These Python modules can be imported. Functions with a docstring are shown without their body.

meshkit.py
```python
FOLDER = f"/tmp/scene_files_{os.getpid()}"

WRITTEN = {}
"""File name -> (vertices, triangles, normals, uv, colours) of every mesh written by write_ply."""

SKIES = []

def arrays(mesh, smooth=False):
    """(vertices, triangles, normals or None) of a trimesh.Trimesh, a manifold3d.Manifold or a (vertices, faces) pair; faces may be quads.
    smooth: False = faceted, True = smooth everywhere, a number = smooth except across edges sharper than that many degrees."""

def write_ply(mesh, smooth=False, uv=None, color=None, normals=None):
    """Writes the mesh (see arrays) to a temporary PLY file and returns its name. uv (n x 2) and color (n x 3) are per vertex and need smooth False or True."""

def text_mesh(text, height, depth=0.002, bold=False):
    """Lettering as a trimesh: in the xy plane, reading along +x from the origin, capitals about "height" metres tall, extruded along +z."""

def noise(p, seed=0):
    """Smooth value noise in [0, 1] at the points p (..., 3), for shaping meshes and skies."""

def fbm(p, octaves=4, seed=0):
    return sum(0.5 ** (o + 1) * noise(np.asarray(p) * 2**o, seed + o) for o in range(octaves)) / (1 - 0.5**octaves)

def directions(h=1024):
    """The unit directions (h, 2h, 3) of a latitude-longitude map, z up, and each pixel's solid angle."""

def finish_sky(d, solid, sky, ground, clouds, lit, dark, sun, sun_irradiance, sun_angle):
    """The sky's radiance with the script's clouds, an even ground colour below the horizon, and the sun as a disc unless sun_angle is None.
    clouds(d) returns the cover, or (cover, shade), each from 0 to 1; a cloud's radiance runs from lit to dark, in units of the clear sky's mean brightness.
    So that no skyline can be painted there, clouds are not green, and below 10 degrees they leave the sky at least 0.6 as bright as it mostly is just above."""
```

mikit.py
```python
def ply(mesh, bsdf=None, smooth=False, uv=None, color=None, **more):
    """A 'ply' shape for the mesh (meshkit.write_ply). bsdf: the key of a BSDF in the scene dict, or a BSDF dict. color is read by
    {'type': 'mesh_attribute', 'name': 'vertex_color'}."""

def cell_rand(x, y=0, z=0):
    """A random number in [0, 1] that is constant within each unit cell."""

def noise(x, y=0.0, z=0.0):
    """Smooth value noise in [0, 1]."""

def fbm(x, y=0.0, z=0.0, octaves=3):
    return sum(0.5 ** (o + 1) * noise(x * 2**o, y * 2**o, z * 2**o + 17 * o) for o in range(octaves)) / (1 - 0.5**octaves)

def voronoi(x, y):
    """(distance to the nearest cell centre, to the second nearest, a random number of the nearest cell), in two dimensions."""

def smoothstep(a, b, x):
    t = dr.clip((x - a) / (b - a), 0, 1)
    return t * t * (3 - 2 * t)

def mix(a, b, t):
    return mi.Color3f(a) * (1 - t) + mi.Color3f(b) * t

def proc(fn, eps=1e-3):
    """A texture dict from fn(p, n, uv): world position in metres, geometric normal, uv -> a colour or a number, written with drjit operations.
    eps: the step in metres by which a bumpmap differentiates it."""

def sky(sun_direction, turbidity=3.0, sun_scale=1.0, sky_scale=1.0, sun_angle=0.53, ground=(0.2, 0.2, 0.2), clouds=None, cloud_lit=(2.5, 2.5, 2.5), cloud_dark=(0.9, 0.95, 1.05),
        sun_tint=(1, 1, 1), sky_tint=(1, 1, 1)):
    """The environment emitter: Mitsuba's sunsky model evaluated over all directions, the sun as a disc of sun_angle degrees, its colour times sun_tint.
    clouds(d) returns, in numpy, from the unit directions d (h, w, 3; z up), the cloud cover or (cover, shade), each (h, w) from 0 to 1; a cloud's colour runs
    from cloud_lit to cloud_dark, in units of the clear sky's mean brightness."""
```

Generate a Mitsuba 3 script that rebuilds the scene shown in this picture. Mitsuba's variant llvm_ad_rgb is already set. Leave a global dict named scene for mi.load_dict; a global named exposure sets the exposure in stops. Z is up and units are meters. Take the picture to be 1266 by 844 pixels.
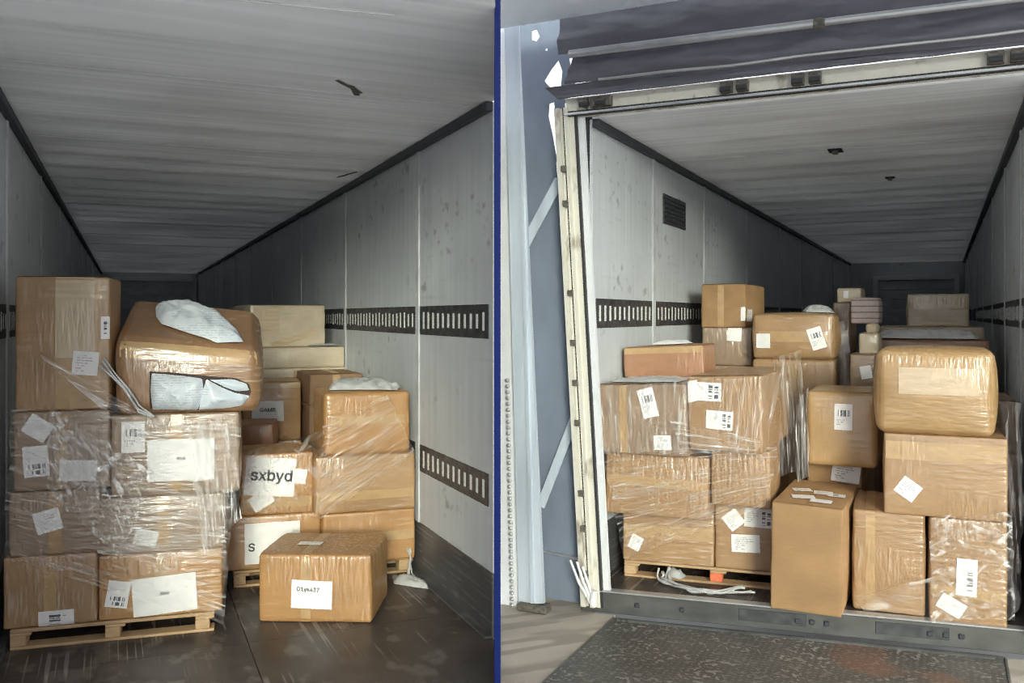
import math, random
import numpy as np
import trimesh
import drjit as dr
import mitsuba as mi
import mikit, meshkit
from mikit import proc, noise, fbm, cell_rand, smoothstep, mix
from shapely.geometry import Polygon, box as sbox, Point
from scipy.spatial import Delaunay

T4 = mi.ScalarTransform4f
# ------------------------------------------------------------------ camera, sky, exposure
exposure = 3.5
EYE = 1.747
scene = {
    'camera': {'type': 'perspective', 'fov': 2 * math.degrees(math.atan(633 / 1100)), 'fov_axis': 'x',
               'principal_point_offset_y': 32 / 844, 'near_clip': 0.05, 'far_clip': 300.0,
               'to_world': T4().look_at([0, 0, EYE], [0, 1, EYE], [0, 0, 1])},
}
def overcast(d):
    n = meshkit.fbm(d * 2.2 + 5.0, 4, 3)
    return np.ones(d.shape[:2]), np.clip((n - .35) * 1.6, 0, 1) * .5
scene['sky'] = mikit.sky([0.09, -1.0, 0.19], turbidity=4.0, sun_scale=0.48, sun_tint=(.60, 1.0, 2.2), sky_scale=1.0, sun_angle=16.0, ground=(.70, .72, .74),
                         clouds=overcast, cloud_lit=(1.95, 2.0, 2.07), cloud_dark=(1.36, 1.42, 1.50))

# ------------------------------------------------------------------ helpers
labels = {}
def frame(deg, z0):
    c, s = math.cos(math.radians(deg)), math.sin(math.radians(deg))
    return np.array([[c, -s, 0, 0], [s, c, 0, 0], [0, 0, 1, z0], [0, 0, 0, 1.0]])
W = {'L': frame(23.45, 0.0), 'R': frame(-25.8, 0.047), 'W': np.eye(4)}     # the two trailers stand at an angle to each other
def to_world(p, t):
    p = np.asarray(p, float)
    return p @ W[t][:3, :3].T + W[t][:3, 3]
def key_for(name, parent=None):
    base = f'{parent}__{name}' if parent else name
    k, i = base, 0
    while k in USED:
        i += 1
        k = f'{base}_{i:03d}'
    USED.add(k)
    return k
USED = {'camera', 'sky'}
def put(name, mesh, bsdf, t='W', parent=None, smooth=False, uv=None, label=None, cat=None, group=None, kind=None, world=False):
    """one entry of the scene; mesh in the frame of trailer t"""
    k = key_for(name, parent)
    if not isinstance(mesh, trimesh.Trimesh):
        mesh = trimesh.Trimesh(np.asarray(mesh[0], float), np.asarray(mesh[1]), process=False)
    if not world:
        mesh = trimesh.Trimesh(to_world(mesh.vertices, t), mesh.faces, process=False)
    scene[k] = mikit.ply(mesh, bsdf, smooth=smooth, uv=uv)
    tag(k, label, cat, group, kind)
    return k
def tag(k, label=None, cat=None, group=None, kind=None):
    d = {a: b for a, b in (('label', label), ('category', cat), ('group', group), ('kind', kind)) if b}
    if d:
        labels[k] = d
def thing(name, label, cat, group=None, kind=None):
    k = key_for(name)
    tag(k, label, cat, group, kind)
    return k
def bx(x0, x1, y0, y1, z0, z1):
    m = trimesh.creation.box((abs(x1 - x0), abs(y1 - y0), abs(z1 - z0)))
    m.apply_translation(((x0 + x1) / 2, (y0 + y1) / 2, (z0 + z1) / 2))
    return m
def cat_m(ms):
    return trimesh.util.concatenate(ms)
def bevel(x0, x1, y0, y1, z0, z1, b=.004):
    """box with chamfered edges"""
    c = np.array([(x0 + x1) / 2, (y0 + y1) / 2, (z0 + z1) / 2]); h = np.array([x1 - x0, y1 - y0, z1 - z0]) / 2
    b = min(b, *(h * .8)); pts = []
    for s in np.ndindex(2, 2, 2):
        s = np.array(s) * 2 - 1
        for a in range(3):
            q = h - b; q[a] = h[a]
            pts.append(c + s * q)
    return trimesh.convex.convex_hull(np.array(pts))
def beam(p, q, w, h, up=(0, 0, 1), b=.003):
    """bar from p to q: w across, h along up"""
    p, q = np.asarray(p, float), np.asarray(q, float)
    L = np.linalg.norm(q - p); ax = (q - p) / L
    u = np.asarray(up, float); u = u - ax * (u @ ax); u /= np.linalg.norm(u)
    s = np.cross(u, ax)
    m = bevel(0, L, -w / 2, w / 2, -h / 2, h / 2, b)
    m.apply_transform(np.vstack([np.column_stack([ax, s, u, p]), [0, 0, 0, 1]]))
    return m
def tube(pts, rad, sides=8):
    """closed-end tube along a polyline"""
    p = np.asarray(pts, float); n = len(p)
    t = np.gradient(p, axis=0); t /= np.linalg.norm(t, axis=1, keepdims=True) + 1e-9
    ref = np.array([0, 0, 1.0]) if abs(t[:, 2]).mean() < .8 else np.array([1.0, 0, 0])
    a = np.cross(t, ref); a /= np.linalg.norm(a, axis=1, keepdims=True) + 1e-9
    b = np.cross(t, a); ang = np.arange(sides) * 2 * np.pi / sides
    r = np.broadcast_to(np.asarray(rad, float), (n,))[:, None, None]
    v = (p[:, None] + r * (np.cos(ang)[None, :, None] * a[:, None] + np.sin(ang)[None, :, None] * b[:, None])).reshape(-1, 3)
    f = []
    for i in range(n - 1):
        for j in range(sides):
            k = (j + 1) % sides
            f += [[i * sides + j, i * sides + k, (i + 1) * sides + k], [i * sides + j, (i + 1) * sides + k, (i + 1) * sides + j]]
    v = np.vstack([v, p[:1], p[-1:]]); o = n * sides
    for j in range(sides):
        k = (j + 1) % sides
        f += [[o, k, j], [o + 1, (n - 1) * sides + j, (n - 1) * sides + k]]
    return trimesh.Trimesh(v, f, process=False)
def slab(poly, z0, z1):
    m = trimesh.creation.extrude_polygon(poly, z1 - z0, engine='earcut')
    m.apply_translation((0, 0, z0))
    return m
def grid_faces(nu, nv):
    i, j = np.meshgrid(np.arange(nu - 1), np.arange(nv - 1), indexing='ij')
    a = (i * nv + j).ravel()
    return np.vstack([np.stack([a, a + nv, a + nv + 1], 1), np.stack([a, a + nv + 1, a + 1], 1)])

# ------------------------------------------------------------------ materials
def rgb(*c):
    return {'type': 'rgb', 'value': list(c)}
def two(d):
    return {'type': 'twosided', 'bsdf': d}
def mat(name, color, rough=.5, bump=None, bscale=.002, eps=1e-3, **kw):
    base = proc(color) if callable(color) else rgb(*color)
    d = {'type': 'principled', 'base_color': base, 'roughness': rough, **kw}
    if bump is not None:
        d = {'type': 'bumpmap', 'arbitrary': proc(bump, eps), 'scale': bscale, 'bsdf': d}
    scene[name] = two(d)
    USED.add(name)

def wrinkle(p):
    """fine creases of tight film: lying and standing folds side by side"""
    a = fbm((p.x + p.y) * 7, (p.x - p.y) * 7, p.z * 55, 3)
    b = fbm((p.x + p.y) * 60, (p.x - p.y) * 60, p.z * 8, 3)
    k = smoothstep(.42, .58, noise(p.x * 3.1 + 7, p.y * 3.1, p.z * 3.1))
    return a * k + b * (1 - k)
TONES = {'tan': (.365, .222, .110), 'orange': (.40, .215, .083), 'brown': (.27, .150, .073), 'grey': (.305, .212, .140), 'red': (.37, .190, .105),
         'dark': (.25, .155, .090), 'pale': (.56, .470, .340), 'yellow': (.40, .250, .112)}
def card_color(c, film):
    def fn(p, n, uv):
        v = .82 + .36 * fbm(p.x * 6, p.y * 6, p.z * 6, 3)
        v = v * (.95 + .10 * noise((p.x + p.y) * 25, (p.x - p.y) * 25, p.z * 260))
        col = mi.Color3f(*c) * v
        if film:
            w = wrinkle(p)
            k = smoothstep(.52, .78, w) * (.15 + .85 * smoothstep(.35, .7, noise(p.x * 4 + 3, p.y * 4, p.z * 5)))
            col = mix(col, mi.Color3f(.70, .64, .56), k * (.34 if film == 2 else .16))
        return col
    return fn
for tname, c in TONES.items():
    mat(f'cardboard_{tname}_0', card_color(c, 0), .75, specular=.25)
    for wlev, bs in ((1, .0036), (2, .0060)):
        mat(f'cardboard_{tname}_{wlev}', card_color(c, wlev), .34, bump=lambda p, n, uv: wrinkle(p), bscale=bs, specular=.62, clearcoat=1.0, clearcoat_gloss=.95)
mat('cardboard_printed_0', lambda p, n, uv: mix(mi.Color3f(.42, .34, .33), mi.Color3f(.16, .11, .11),
    smoothstep(.35, .45, dr.abs(dr.abs(p.z * 22 - dr.floor(p.z * 22)) - .5)) * .8 + .2 * noise(p.x * 90, p.y * 90, p.z * 90)), .7)
mat('parcel_tape', lambda p, n, uv: mi.Color3f(.46, .305, .155) * (.85 + .3 * fbm(p.x * 20, p.y * 20, p.z * 20)), .24,
    bump=lambda p, n, uv: wrinkle(p), bscale=.004, specular=.5, clearcoat=1.0, clearcoat_gloss=.95)
mat('paper', lambda p, n, uv: mi.Color3f(.88, .87, .84) * (.95 + .08 * noise(p.x * 30, p.y * 30, p.z * 30)), .45, specular=.4)
def print_fn(kind):
    def inside(u, v, a, b, c, d):
        return dr.select((u > a) & (u < b) & (v > c) & (v < d), 1.0, 0.0)
    def bars(u, n):
        return dr.select(cell_rand(u * n, 3) > .45, 1.0, 0.0)
    def lines(u, v, n):
        row = dr.floor(v * n)
        return dr.select((v * n - row > .35) & (v * n - row < .75) & (cell_rand(u * 26, row) > .3) & (u < .35 + .5 * cell_rand(row, 5)), 1.0, 0.0)
    def fn(p, n, uv):
        u, v = uv.x, uv.y
        ink = mi.Float(0)
        if kind == 'bar':
            ink = inside(u, v, .3, .62, .2, .85) * bars(v, 22) + inside(u, v, .68, .92, .2, .8) * lines(u, v, 8) * .7
        elif kind == 'bartop':
            ink = inside(u, v, .12, .88, .52, .76) * bars(u, 26) + inside(u, v, .1, .9, .15, .42) * lines(u, v, 12) * .6
        elif kind == 'barlow':
            ink = inside(u, v, .14, .88, .26, .42) * bars(u, 26) + inside(u, v, .2, .84, .08, .21) * bars(u + 3, 22) + inside(u, v, .1, .9, .55, .9) * lines(u, v, 14) * .5
        elif kind == 'barright':
            ink = inside(u, v, .62, .74, .12, .88) * bars(v, 20) + inside(u, v, .80, .92, .15, .85) * bars(v + 5, 20) + inside(u, v, .08, .5, .2, .8) * lines(u * 1.6, v, 9) * .5
        elif kind == 'barside':
            ink = inside(u, v, .52, .80, .12, .66) * bars(v, 34) * .8 + inside(u, v, .1, .4, .2, .9) * lines(u, v, 20) * .3
        elif kind == 'text':
            ink = inside(u, v, .12, .88, .15, .85) * lines(u, v, 9) * .55
        ink = dr.clip(ink, 0, 1)
        return mix(mi.Color3f(.87, .86, .83), mi.Color3f(.10, .11, .13), ink)
    return fn
for kind in ('bar', 'bartop', 'barlow', 'barright', 'barside', 'text'):
    mat('print_' + kind, print_fn(kind), .45, specular=.4)
mat('ink', (.03, .035, .045), .5)
mat('pouch', lambda p, n, uv: mi.Color3f(.57, .44, .285) * (.8 + .35 * wrinkle(p)), .2, bump=lambda p, n, uv: wrinkle(p), bscale=.003, specular=.6, clearcoat=1.0, clearcoat_gloss=.95)  # pale colour painted as glare off tape and film on carton fronts
mat('pallet_wood', lambda p, n, uv: mix(mi.Color3f(.60, .42, .24), mi.Color3f(.40, .26, .14), fbm(p.x * 8 + p.y * 8, p.z * 60, p.x * 3 - p.y * 3, 3)), .75)
mat('orange_paint', lambda p, n, uv: mi.Color3f(.80, .20, .09) * (.85 + .3 * noise(p.x * 40, p.y * 40, p.z * 40)), .6)
def wall_fn(p, n, uv):
    a = fbm(p.x * 1.7, p.y * 1.7, p.z * 1.7, 4)
    drip = noise((p.x + p.y) * 22, (p.x - p.y) * 22, p.z * 1.6)
    mark = smoothstep(.60, .84, fbm((p.x + p.y) * 9, (p.x - p.y) * 9, p.z * 14 + 3, 3)) * smoothstep(.5, .62, fbm(p.x * 2, p.y * 2, p.z * 3 + 8, 2))
    mark = mark + .25 * smoothstep(.70, .9, noise((p.x + p.y) * 3 + p.z * 9, (p.x - p.y) * 3, p.z * 30)) * smoothstep(.45, .7, a)
    c = mi.Color3f(.53, .56, .58) * (.80 + .30 * a + .12 * drip)
    return mix(c, mi.Color3f(.20, .20, .20), mark * .55)
mat('wall_laminate', wall_fn, .55, specular=.35)
def ceil_fn(p, n, uv):
    a = fbm(p.x * 1.2, p.y * 1.2, 3.0, 3)
    # joints and corrugation run across each trailer, so they use the uv laid along it
    g = noise(uv.x * 1.0, uv.y * 30)
    return mi.Color3f(.82, .83, .83) * (.80 + .26 * a + .16 * g)
mat('ceiling_laminate', ceil_fn, .5, specular=.35)
scene['ceiling_skyfill'] = {'type': 'principledthin', 'base_color': proc(ceil_fn), 'roughness': .5, 'diff_trans': .33}   # roof made translucent, an added skylight fill for the dark far interior
USED.add('ceiling_skyfill')
mat('dark_trim', (.035, .040, .050), .5)
def kick_fn(p, n, uv):
    s = smoothstep(.60, .74, noise((p.x + p.y) * 3, (p.x - p.y) * 3, p.z * 60)) * noise(p.x * 15, p.y * 15, p.z * 15)
    return mix(mi.Color3f(.085, .088, .092) * (.7 + .6 * fbm(p.x * 4, p.y * 4, p.z * 4)), mi.Color3f(.30, .29, .28), s * .4)
mat('kick_plate', kick_fn, .45, metallic=.2)
def floor_fn(p, n, uv):
    c = mi.Color3f(.055, .048, .044) * (.6 + .8 * fbm(p.x * 5, p.y * 5, 1.0, 4))
    s = smoothstep(.70, .86, noise(uv.x * 95 + uv.y * 1.5, uv.y * 1.6)) * smoothstep(.45, .75, fbm(uv.x * 3 + 9, uv.y * 3, 2.0, 3))
    d = smoothstep(.60, .75, fbm(uv.x * 9, uv.y * 6, 5.0, 4))
    return mix(c, mi.Color3f(.30, .27, .24), dr.clip(s * .65 + d * .22, 0, 1))
mat('floor_ply', floor_fn, .42, specular=.5, bump=lambda p, n, uv: noise(uv.x * 40, uv.y * 5) + .5 * fbm(p.x * 30, p.y * 30), bscale=.002)
mat('track_steel', lambda p, n, uv: mi.Color3f(.060, .062, .066) * (.6 + .8 * noise(p.x * 30, p.y * 30, p.z * 30)), .5, metallic=.3)
mat('slot_bright', (.72, .73, .72), .5)
mat('seam_metal', lambda p, n, uv: mi.Color3f(.56, .58, .59) * (.7 + .5 * fbm(p.x * 9, p.y * 9, p.z * 9)), .55)
mat('light_metal', (.74, .76, .78), .4)
mat('blue_paint', (.003, .010, .085), .6, specular=.1)
mat('curtain_fabric', lambda p, n, uv: mi.Color3f(.19, .225, .29) * (.75 + .5 * fbm(p.x * 5, p.y * 5, p.z * 2)), .6, specular=.35)
mat('head_fabric', lambda p, n, uv: mi.Color3f(.125, .125, .15) * (.7 + .6 * fbm(p.x * 3, p.y * 3, p.z * 14)), .5, specular=.4)
mat('pvc_strip', lambda p, n, uv: mi.Color3f(.48, .54, .61) * (.78 + .4 * fbm((p.x + p.y) * 30, p.z * 1.5, 1.0)), .45, specular=.5)
mat('cream_paint', lambda p, n, uv: mix(mi.Color3f(.66, .64, .56), mi.Color3f(.26, .21, .16), smoothstep(.60, .80, fbm(p.x * 14, p.y * 14, p.z * 5, 4)) * .8), .45, specular=.4)
mat('dirty_bracket', lambda p, n, uv: mi.Color3f(.13, .12, .10) * (.6 + .9 * noise(p.x * 60, p.y * 60, p.z * 60)), .6, metallic=.3)
mat('rubber', (.03, .03, .032), .6)
mat('galvanised', lambda p, n, uv: mi.Color3f(.55, .56, .57) * (.75 + .4 * fbm(p.x * 9, p.y * 9, p.z * 9)), .38, metallic=.6)
mat('white_strap', (.75, .76, .76), .5)
mat('soffit_white', lambda p, n, uv: mi.Color3f(.74, .79, .84) * (.85 + .3 * fbm(p.x * 2, p.y * 2, p.z)), .5)
def concrete_fn(p, n, uv):
    a = fbm(p.x * 2.5, p.y * 2.5, p.z * 2.5, 4)
    s = smoothstep(.55, .8, noise(p.x * 2 + p.y * 5, p.y * 14 - p.x * 6))
    return mix(mi.Color3f(.42, .375, .315) * (.65 + .65 * a), mi.Color3f(.17, .145, .12), s * .5)
mat('concrete', concrete_fn, .7)
def plate_h(p, n, uv):
    a, b = uv.x * 30, uv.y * 30
    ca, cb = a - dr.floor(a) - .5, b - dr.floor(b) - .5
    odd = (dr.floor(a) + dr.floor(b)) * .5
    odd = odd - dr.floor(odd) > .25
    x, y = dr.select(odd, ca + cb, ca - cb), dr.select(odd, ca - cb, ca + cb)
    return smoothstep(1.0, .6, dr.square(x / .55) + dr.square(y / .17))
def plate_fn(p, n, uv):
    c = mi.Color3f(.095, .092, .085) * (.55 + .9 * fbm(p.x * 3, p.y * 3, 2.0, 4))
    grit = smoothstep(.62, .8, noise(p.x * 55, p.y * 55)) * noise(p.x * 9, p.y * 9)
    c = mix(c, mi.Color3f(.34, .32, .29), dr.clip(plate_h(p, n, uv) * .30 + grit * .8, 0, 1))
    return mix(c, mi.Color3f(.22, .11, .07), smoothstep(.66, .8, fbm(p.x * 1.6 + 4, p.y * 1.6, 7.0, 3)) * .6)
mat('diamond_plate', plate_fn, .5, metallic=.25, bump=plate_h, bscale=.0018)
mat('sill_steel', lambda p, n, uv: mi.Color3f(.115, .117, .112) * (.5 + 1.0 * fbm(p.x * 7, p.y * 7, p.z * 12, 4)), .42, metallic=.5)
mat('pale_concrete', lambda p, n, uv: mi.Color3f(.52, .51, .49) * (.85 + .3 * fbm(p.x * 2, p.y * 2, 0.0)), .8)
mat('asphalt', lambda p, n, uv: mi.Color3f(.20, .20, .20) * (.8 + .4 * fbm(p.x * 2, p.y * 2, 0.0)), .85)
mat('mailer_poly', lambda p, n, uv: mix(mi.Color3f(.52, .60, .68), mi.Color3f(.76, .79, .80), fbm(p.x * 9, p.y * 9, p.z * 9, 3)) * (1 - .22 * dr.select(
    (noise(p.x * 12, p.y * 12, p.z * 12) > .55) & (p.z * 75 - dr.floor(p.z * 75) > .6) & (cell_rand((p.x + p.y) * 90, p.z * 75) > .4), 1.0, 0.0)), .32, specular=.5)
mat('recess_shade', (.05, .035, .028), .8)  # shade inside the open carton end, painted as a dark patch
mat('grey_film', lambda p, n, uv: mi.Color3f(.50, .51, .50) * (.6 + .8 * fbm(p.x * 14, p.y * 14, p.z * 14)), .3, specular=.6)
def film_opacity(mode):
    def fn(p, n, uv):
        k = dr.floor(uv.x * .1)
        op, u, v = k * .05, uv.x - k * 10, uv.y
        if mode == 'h':
            s, q = fbm(u * 5, v * 60, 1.0, 3), noise(u * 11, v * 170)
        elif mode == 'v':
            s, q = fbm(u * 50, v * 5, 2.0, 3), noise(u * 150, v * 10)
        elif mode == 'd':
            s, q = fbm(u * 4, v * 9, 3.0, 3), noise(u * 9, v * 34)
        else:
            s, q = fbm(u * 30 + v * 14, v * 36 - u * 12, 4.0, 3), dr.maximum(noise(u * 50 + v * 60, v * 14 - u * 12), noise(u * 40 - v * 55, u * 16 + v * 12))
        return dr.clip(op * (.10 + .55 * smoothstep(.50, .74, s)) + smoothstep(.70, .90, q) * smoothstep(.4, .7, s + .15) * (.12 + op * 1.3), 0, .95)  # folds of the film, plus thin bright lines painted as glints
    return fn
for m_ in 'hvdx':
    scene['film_' + m_] = {'type': 'mask', 'opacity': proc(film_opacity(m_)),
                           'bsdf': two({'type': 'principled', 'base_color': rgb(.86, .85, .83), 'roughness': .15, 'specular': .7})}
    USED.add('film_' + m_)

# ------------------------------------------------------------------ the place: two trailers and the dock between
TR = {'L': dict(x0=-.627, x1=1.823, y0=2.85, y1=26.0, H=2.904, k=''), 'R': dict(x0=-1.986, x1=.463, y0=5.27, y1=22.5, H=2.938, k='_001')}
PART = .4115                                      # left trailer: the blue border strip stands along x = PART * y
def uvslab(poly, z0, z1, t, name, bsdf, parent=None, kind=None, label=None, cat=None):
    m = slab(poly, z0, z1)
    return put(name, m, bsdf, t, parent, uv=m.vertices[:, :2], kind=kind, label=label, cat=cat)
def open_part(name, kind='structure'):
    k = key_for(name)
    labels[k] = {'kind': kind}
    return k
SILL_A, SILL_B = np.array([-2.02, 5.165]), np.array([.62, 5.565])          # rear edge of the right trailer
for t, q in TR.items():
    x0, x1, y0, y1, H = q['x0'], q['x1'], q['y0'], q['y1'], q['H']
    if t == 'L':
        area = Polygon([(x0, y0), (PART * y0, y0), (x1, x1 / PART), (x1, y1), (x0, y1)])
        ywall = {0: y0, 1: x1 / PART + .03}
    else:
        area = Polygon([(x0, SILL_A[1] + .02), (x1, SILL_B[1] - .02), (x1, y1), (x0, y1)])
        ywall = {0: y0, 1: 5.40}
    fl = open_part('floor' + q['k'])
    ys = [y0 - .1, 4.92, 7.42, 9.9, 12.4, 17.4, y1] if t == 'L' else [4.9, 7.4, 9.9, 12.4, 17.4, y1]
    xm = x0 + 1.225
    for a, b in zip(ys[:-1], ys[1:]):
        for xa, xb in ((x0, xm), (xm, x1)):
            pc = area.intersection(sbox(xa + .002, a + .002, xb - .002, b - .002))
            if pc.area > .01:
                uvslab(pc, -.03, 0, t, 'floor_sheet', 'floor_ply', fl)
    uvslab(area, -.09, -.032, t, 'subfloor', 'dark_trim', fl)
    ce = open_part('ceiling' + q['k'])
    step, a = .62, y0 - .1
    i = 0
    while a < y1:
        pc = area.intersection(sbox(x0, a + .003, x1, min(a + step, y1) - .003)) if t == 'L' else Polygon([(x0, max(a, y0)), (x1, max(a, y0)), (x1, y1), (x0, y1)]).intersection(sbox(x0, a + .003, x1, min(a + step, y1) - .003))
        if pc.area > .01:
            dz = .004 * ((i * 7) % 3) / 2
            uvslab(pc, H + dz, H + .03 + dz, t, 'ceiling_panel', 'ceiling_skyfill', ce)
        a += step
        i += 1
    a = y0 - .1 + step
    while a < y1:
        rb_ = area.intersection(sbox(x0, a - .03, x1, a + .03))
        if rb_.area > .01 and a > y0 + .05:
            uvslab(rb_, H + .036, H + .075, t, 'roof_bow', 'dark_trim', ce)
        a += step
    for xa, ylo in ((x0 - .06, y0), (x1 - .004, ywall[1] + .2)):
        put('roof_rail', bx(xa, xa + .064, ylo, y1, H + .036, H + .09), 'dark_trim', t, ce)
    # walls: panels between seam posts, kick plate, logistic tracks
    seams = [5.80, 7.98, 10.2, 12.4, 14.6, 16.8, 19.0, 21.2, 23.4]
    if t == 'R':
        seams = [6.585, 8.2, 10.2, 12.4, 14.6, 16.8, 19.0, 21.2]
    for side in (0, 1):
        sgn = -1 if side == 0 else 1
        xw = (x0, x1)[side]
        wl = open_part(('wall_left', 'wall_right')[side] + q['k'])
        ya = ywall[side]
        put('backing', bx(xw + sgn * .022, xw + sgn * .05, ya + (.20 if t == 'L' and side else 0), y1, 0, H + .035), 'dark_trim', t, wl)
        cuts = [ya] + [s for s in seams if s > ya + .2] + [y1]
        for a, b in zip(cuts[:-1], cuts[1:]):
            put('wall_panel', bevel(min(xw, xw + sgn * .02), max(xw, xw + sgn * .02), a + .004, b - .004, .35, H, .002), 'wall_laminate', t, wl)
            for zlo, zhi in (((1.62, 1.81), (.70, .88)) if (t, side) == ('L', 1) else ((1.62, 1.81),)):
                lo = a + (.05 if a > ya else .06)
                hi = b - .05
                if hi - lo < .3: continue
                xo = xw - sgn * .006
                tr = put('logistic_track', bevel(min(xo, xw), max(xo, xw), lo, hi, zlo, zhi, .002), 'track_steel', t, wl)
                ss, yy = [], lo + .05
                while yy < min(hi - .03, 15):
                    rr = random.Random(int(yy * 1000) + side)
                    hh = .040 + .016 * rr.random()
                    zc = (zlo + zhi) / 2
                    ss.append(bx(xo - sgn * .0015, xo, yy, yy + .032, zc - hh, zc + hh))
                    yy += .098
                if ss:
                    put('track_slot', cat_m(ss), 'slot_bright', t, tr, kind='stuff')
        for s in seams:
            if s > ya + .2:
                xo = xw - sgn * .012
                put('seam_strip', bevel(min(xo, xw), max(xo, xw), s - .035, s + .035, .35, H, .003), 'seam_metal', t, wl)
        put(('baseboard_left', 'baseboard_right')[side] + q['k'], bevel(min(xw - sgn * .008, xw + sgn * .02), max(xw - sgn * .008, xw + sgn * .02), ya, y1, 0, .35, .002), 'kick_plate', t, kind='structure')
        put('trim_%d' % (1 + side + 2 * (t == 'R')), bevel(min(xw - sgn * .045, xw), max(xw - sgn * .045, xw), ya, y1, H - .05, H, .003), 'dark_trim', t, kind='structure')
        if t == 'L':
            put('floor_seal', bevel(min(xw - sgn * .05, xw), max(xw - sgn * .05, xw), ya, y1, 0, .014, .003), 'kick_plate', t, wl)
    wf = open_part('wall_far' + q['k'])
    put('end_panel', bx(x0 - .05, x1 + .05, y1, y1 + .05, 0, H + .05), 'wall_laminate', t, wf)
    # evaporator bulkhead at the far end
    fa, fb, ft = (-.36, 1.78, 2.78) if t == 'L' else (-1.45, .353, 2.62)
    bk = thing('bulkhead_frame', 'pale framed bulkhead at the far end of the ' + ('left' if t == 'L' else 'right') + ' trailer', 'bulkhead')
    put('frame_post', bevel(fa, fa + .10, y1 - .14, y1, 0, ft), 'light_metal', t, bk)
    put('frame_post', bevel(fb - .10, fb, y1 - .14, y1, 0, ft), 'light_metal', t, bk)
    put('frame_head', bevel(fa + .1, fb - .1, y1 - .14, y1, ft - .10, ft), 'light_metal', t, bk)
    z = .1
    while z < ft - .2:
        put('bulkhead_slat', bevel(fa + .1, fb - .1, y1 - .07, y1 - .02, z, z + .21), 'seam_metal', t, bk)
        z += .22
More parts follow.
